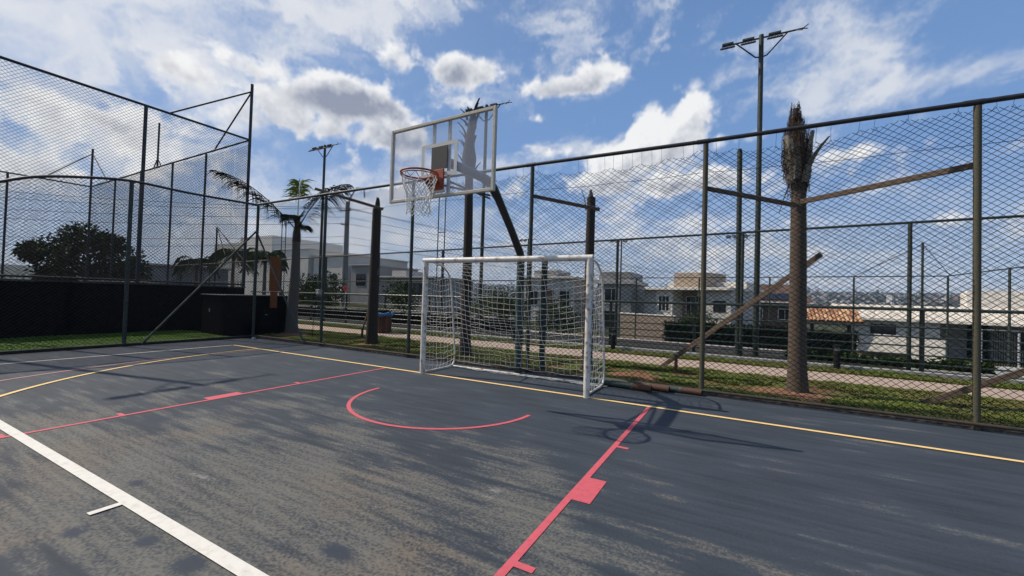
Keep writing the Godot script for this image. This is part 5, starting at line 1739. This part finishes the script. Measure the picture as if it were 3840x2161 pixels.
func build_vegetation() -> void:
	var dark := [Color(0.028, 0.046, 0.015), Color(0.040, 0.064, 0.019), Color(0.052, 0.080, 0.024), Color(0.020, 0.032, 0.012)]
	var mid := [Color(0.035, 0.055, 0.018), Color(0.050, 0.075, 0.022), Color(0.065, 0.088, 0.028), Color(0.028, 0.042, 0.015)]
	var hd := [Color(0.010, 0.016, 0.009), Color(0.016, 0.026, 0.012), Color(0.022, 0.034, 0.014), Color(0.008, 0.012, 0.007)]
	# the big tree beyond the next field
	var tb := Vector3(-36.0, 0, -5.6)
	tree("broad_tree", "big dark broad-crowned tree beyond the black wall", tb, 4.6, [
		[tb + Vector3(0, 3.7, 0.6), Vector3(1.5, 1.3, 1.5)], [tb + Vector3(0.3, 3.3, 2.0), Vector3(1.3, 1.1, 1.2)], [tb + Vector3(0, 4.6, 0.5), Vector3(1.3, 0.9, 1.2)], [tb + Vector3(0.2, 3.1, -1.4), Vector3(1.5, 1.3, 1.3)],
		[tb + Vector3(0, 2.2, 0.2), Vector3(1.6, 1.1, 2.4)], [tb + Vector3(0.2, 2.3, -2.1), Vector3(1.2, 1.0, 0.9)], [tb + Vector3(0, 3.4, 2.9), Vector3(0.8, 0.5, 0.6)], [tb + Vector3(0, 4.3, -0.8), Vector3(1.0, 0.7, 0.9)], [tb + Vector3(0.4, 1.9, 1.9), Vector3(0.9, 0.7, 0.8)]], 9000, 0.26, dark, 0.22, "trees beyond the fences")
	feather_palm("feather palm nearest the big tree, leaning over the black wall", Vector3(-40.6, 0, -14), 3.5, 1.9, mid)
	feather_palm("tallest feather palm in front of the large pale building", Vector3(-34.6, 0, -14), 4.1, 2.0, mid)
	feather_palm("feather palm beside the corner post and orange board", Vector3(-30.0, 0, -14), 3.8, 1.8, mid)
	var sb := Vector3(-23.6, 0, -14.0)
	tree("shrub", "rounded dark shrub behind the railing left of the utility pole", sb, 2.0, [[sb + Vector3(-1.0, 1.5, 0), Vector3(1.3, 1.1, 1.0)], [sb + Vector3(1.1, 1.6, 0), Vector3(1.4, 1.2, 1.0)], [sb + Vector3(0.2, 1.0, 0), Vector3(2.4, 1.0, 1.1)]], 3200, 0.2, dark, 0.09, "trees beyond the fences")
	sb = Vector3(-15.6, 0, -14.0)
	tree("shrub", "small shrub behind the railing left of the goal", sb, 1.6, [[sb + Vector3(0, 1.5, 0), Vector3(0.9, 0.85, 0.8)], [sb + Vector3(0.5, 1.0, 0), Vector3(1.1, 0.8, 0.8)]], 1300, 0.18, mid, 0.07, "trees beyond the fences")
	for s in [[-10.6, -19.0, 1.9, "bushy green tree seen through the middle of the goal net"], [-13.4, -22.0, 2.2, "dark bushy tree behind the goal net near the dark trunk"], [-7.4, -20.5, 1.6, "green bush in front of the grey house"]]:
		var b := Vector3(s[0], ground_y(s[0], s[1]), s[1])
		var k: float = s[2]
		tree("shrub", s[3], b, k * 1.1, [[b + Vector3(0, k * 0.95, 0), Vector3(k * 0.62, k * 0.5, 0.9)], [b + Vector3(-k * 0.4, k * 0.65, 0), Vector3(k * 0.5, k * 0.5, 0.8)], [b + Vector3(k * 0.45, k * 0.6, 0), Vector3(k * 0.5, k * 0.5, 0.8)]], 1600, 0.2, mid, 0.08, "trees beyond the fences")
	hedge("hedge", "long dark hedge screening the street in front of the white modern house", -0.6, 5.9, -1.5, 0.18, -21.0, 1.2, 5200, hd)
	hedge("hedge", "dark hedge in front of the orange tiled porch", 5.6, 10.3, -2.4, -0.25, -29.5, 1.2, 3800, hd)
	var sb2 := Vector3(1.0, ground_y(1.0, -26), -26)
	tree("shrub", "leafy green shrub against the white modern house", sb2, 2.4, [[sb2 + Vector3(0, 2.0, 0), Vector3(0.9, 0.7, 0.7)], [sb2 + Vector3(-0.7, 1.6, 0), Vector3(0.8, 0.6, 0.6)], [sb2 + Vector3(0.8, 1.5, 0), Vector3(0.9, 0.6, 0.6)]], 1300, 0.17, mid, 0.07, "trees beyond the fences")
	# low planting behind the railing at the right
	hedge("hedge", "low green planting just behind the railing past the nearest trunk", 4.6, 8.6, -0.12, 0.20, -7.9, 0.9, 3000, mid, 0.10)

# ------------------------------------------------------------------ utilities and distance
func build_far() -> void:
	var u := thing("utility_pole", "grey concrete utility pole carrying wires beyond the railing", "utility pole")
	var b := Vector3(-23.05, -0.1, -16.0)
	var m := MB.new()
	m.rod(b, b + Vector3(0.0, 8.4, 0), 0.24, 10, 0.15)
	part("shaft", m, M.pole_concrete, u)
	for y in [7.7, 6.6]:
		m = MB.new(); m.box(b + Vector3(0, y, 0.18), Vector3(0.9 if y > 7 else 0.6, 0.08, 0.08), Basis(Vector3.UP, 0.5), 0.01)
		part("crossarm", m, M.plank, u)
		for k in [-0.6, 0.0, 0.6]:
			m = MB.new()
			var q := b + Vector3(0, y + 0.05, 0.18) + Basis(Vector3.UP, 0.5) * Vector3(k * (0.6 if y > 7 else 0.4), 0, 0)
			m.rod(q, q + Vector3(0, 0.16, 0), 0.035, 8, 0.05)
			part("insulator", m, M.pole_concrete, u)
	m = MB.new()
	m.tube(PackedVector3Array([b + Vector3(0.1, 7.9, 0), b + Vector3(0.5, 8.6, 0.2), b + Vector3(1.5, 9.2, 0.5), b + Vector3(2.6, 9.0, 0.8), b + Vector3(2.75, 8.3, 0.85)]), PackedFloat32Array([0.06, 0.05, 0.05, 0.05, 0.05]), 8)
	part("lamp_arm", m, M.pole_concrete, u)
	var s := thing("warning_sign", "small red and white sign beside the utility pole", "sign")
	m = MB.new(); m.box(Vector3(-18.6, 1.62, -12.4), Vector3(0.34, 0.34, 0.02), Basis(Vector3.FORWARD, PI / 4), 0.004)
	part("plate", m, flat(Color(0.45, 0.05, 0.04), 0.6), s)
	m = MB.new(); m.box(Vector3(-18.6, 1.62, -12.385), Vector3(0.10, 0.10, 0.006), Basis(Vector3.FORWARD, PI / 4))
	part("symbol", m, M.frame_dark, s)
	m = MB.new(); m.rod(Vector3(-18.6, -0.2, -12.44), Vector3(-18.6, 1.8, -12.44), 0.03, 8)
	part("post", m, M.frame_white, s)
	var ends := [[9.9, 7.8, 0.9], [9.3, 7.75, 1.1], [8.0, 7.1, 0.8], [7.2, 6.6, 0.9], [5.2, 5.6, 0.6], [4.6, 5.1, 0.7]]
	var wl := ["topmost overhead wire running left from the utility pole", "second overhead wire from the top left of the utility pole", "third overhead wire from the top left of the utility pole", "fourth overhead wire from the top left of the utility pole", "second lowest overhead wire crossing the big tree", "lowest overhead wire crossing the big tree"]
	for i in ends.size():
		var e: Array = ends[i]
		var w := thing("overhead_wire", wl[i], "wire", "overhead wires at the utility pole")
		m = MB.new()
		var pts := PackedVector3Array()
		var a := Vector3(-62.0, e[0], 2.0); var c := Vector3(-23.05, e[1], -15.85)
		for k in 25:
			var t := k / 24.0
			pts.append(a.lerp(c, t) - Vector3(0, e[2] * 4.0 * t * (1.0 - t) * 0.6, 0))
		m.tube(pts, PackedFloat32Array([0.016]), 4, false)
		part("cable", m, M.frame_dark, w)
		m = MB.new()
		pts = PackedVector3Array()
		c = Vector3(-22.9, e[1], -16.0); a = Vector3(4.0, e[1] * 0.7 - 1.0, -62.0)
		for k in 25:
			var t := k / 24.0
			pts.append(c.lerp(a, t) - Vector3(0, e[2] * 4.0 * t * (1.0 - t) * 0.6, 0))
		m.tube(pts, PackedFloat32Array([0.014]), 4, false)
		part("cable", m, M.frame_dark, w)
	# fence of a distant court at the right
	var f := thing("court_fence", "thin fence of a distant court with a braced corner mast", "fence")
	var zf := -26.0
	for x in [-3.4, 0.9, 5.1, 9.4, 13.5]:
		m = MB.new(); m.rod(Vector3(x, ground_y(x, zf) - 0.1, zf), Vector3(x, 3.15 + 0.012 * x, zf), 0.05, 8)
		part("post", m, M.green, f)
	m = MB.new(); m.rod(Vector3(12.45, ground_y(12.45, zf) - 0.1, zf), Vector3(12.45, 5.2, zf), 0.06, 8)
	part("mast", m, M.green, f)
	m = MB.new(); m.rod(Vector3(-5.0, 3.08, zf), Vector3(13.5, 3.3, zf), 0.03, 8)
	part("top_rail", m, M.green, f)
	m = MB.new(); m.rod(Vector3(13.5, 3.3, zf), Vector3(14.5, 3.42, -14.0), 0.03, 8)
	part("top_rail", m, M.green, f)
	for z in [-21.0, -17.5, -14.0]:
		var x := lerpf(13.5, 14.5, (zf - z) / (zf + 14.0))
		m = MB.new(); m.rod(Vector3(x, ground_y(x, z) - 0.1, z), Vector3(x, 3.36, z), 0.05, 8)
		part("post", m, M.green, f)
	m = MB.new(); m.rod(Vector3(12.45, 5.1, zf), Vector3(9.4, 3.26, zf), 0.025, 6)
	part("brace", m, M.green, f)
	m = MB.new(); m.rod(Vector3(12.45, 5.1, zf), Vector3(13.5, 3.3, zf + 0.3), 0.02, 6)
	part("brace", m, M.green, f)
	var bm := thing("braced_mast", "thin dark mast with sloping braces between the feather palms", "mast")
	var mt := Vector3(-29.2, 5.7, -10.0)
	m = MB.new(); m.rod(Vector3(mt.x, -0.05, mt.z), mt, 0.06, 8)
	part("shaft", m, M.dark_steel, bm)
	m = MB.new(); m.rod(mt, Vector3(mt.x + 4.8, 2.4, mt.z), 0.035, 6)
	part("brace", m, M.dark_steel, bm)
	m = MB.new(); m.rod(mt, Vector3(mt.x + 2.4, 3.6, mt.z + 0.6), 0.03, 6)
	part("brace", m, M.dark_steel, bm)
	m = MB.new(); m.rod(Vector3(mt.x + 4.8, -0.05, mt.z), Vector3(mt.x + 4.8, 2.45, mt.z), 0.05, 8)
	part("end_post", m, M.dark_steel, bm)
	# town on the far hillside: too small to tell apart
	var hb := MB.new()
	hb.use_c = true
	for i in 5200:
		var rr := rng.randf_range(750.0, 3100.0)
		var az := deg_to_rad(rng.randf_range(-75.0, 45.0))
		var x := rr * sin(az); var z := -rr * cos(az)
		var y := ground_y(x, z)
		var sz := rng.randf_range(7.0, 15.0)
		var hh := rng.randf_range(4.0, 9.0) if rng.randf() < 0.97 else rng.randf_range(14.0, 34.0)
		var k := rng.randf()
		hb.col = Color(0.62, 0.60, 0.56) if k < 0.5 else (Color(0.34, 0.19, 0.13) if k < 0.72 else (Color(0.40, 0.38, 0.36) if k < 0.85 else Color(0.030, 0.045, 0.02)))
		hb.box(Vector3(x, y + hh * 0.5 - 0.5, z), Vector3(sz, hh, sz * 0.8), Basis(Vector3.UP, rng.randf() * TAU))
	for i in 7000:
		var rr := rng.randf_range(500.0, 3150.0)
		var az := deg_to_rad(rng.randf_range(-75.0, 45.0))
		var x := rr * sin(az); var z := -rr * cos(az)
		hb.col = Color(0.030, 0.045, 0.020) * rng.randf_range(0.7, 1.4)
		hb.col.a = 1.0
		var p := Vector3(x, ground_y(x, z), z)
		var w := rng.randf_range(6.0, 14.0)
		for q in 3:
			leaf(hb, p + Vector3(rng.randf_range(-w, w) * 0.3, 0, 0), Vector3(rng.randf_range(-0.4, 0.4), 1, rng.randf_range(-0.4, 0.4)).normalized(), rnd_dir(), w * rng.randf_range(0.7, 1.1), w, 0.0)
	var o := MeshInstance3D.new()
	o.name = "distant_town"
	o.mesh = hb.mesh()
	o.material_override = M.dry_leaf
	add_child(o)
	stuff(o, "distant hillside town of tiny pale houses and trees on the horizon", "town")

# ------------------------------------------------------------------ scene
func _ready() -> void:
	rng.seed = 20240611
	var cam := Camera3D.new()
	cam.name = "camera"
	cam.position = Vector3(3.487, 1.435, 5.870)
	cam.rotation_degrees = Vector3(1.1585, 28.718, 1.748)
	cam.fov = 69.04
	cam.near = 0.05
	cam.far = 8000.0
	add_child(cam)
	cam.current = true
	var env := Environment.new()
	env.background_mode = Environment.BG_SKY
	var sky := Sky.new()
	sky.sky_material = make_sky()
	env.sky = sky
	env.tonemap_mode = Environment.TONE_MAPPER_LINEAR
	env.tonemap_exposure = 1.12
	env.fog_enabled = true
	env.fog_density = 0.00016
	env.fog_light_color = Color(0.74, 0.80, 0.88)
	env.sdfgi_enabled = true
	env.ssao_enabled = true
	env.ssil_enabled = true
	var we := WorldEnvironment.new()
	we.environment = env
	add_child(we)
	var sun := DirectionalLight3D.new()
	sun.name = "sun"
	sun.light_energy = 1.2
	sun.light_color = Color(1.0, 0.955, 0.89)
	sun.light_angular_distance = 0.5
	sun.shadow_enabled = true
	add_child(sun)
	sun.look_at_from_position(Vector3.ZERO, Vector3(0.858, -1.0, -0.18))
	var t0 := Time.get_ticks_msec()
	make_materials()
	build_court()
	print("court ", Time.get_ticks_msec() - t0)
	build_ground()
	print("ground ", Time.get_ticks_msec() - t0)
	build_back_fence()
	build_tall_fence()
	build_railing()
	print("fences ", Time.get_ticks_msec() - t0)
	build_goal()
	build_hoop()
	build_light_poles()
	build_palms()
	build_planks()
	build_houses()
	build_vegetation()
	build_small()
	build_far()
	print("all ", Time.get_ticks_msec() - t0)
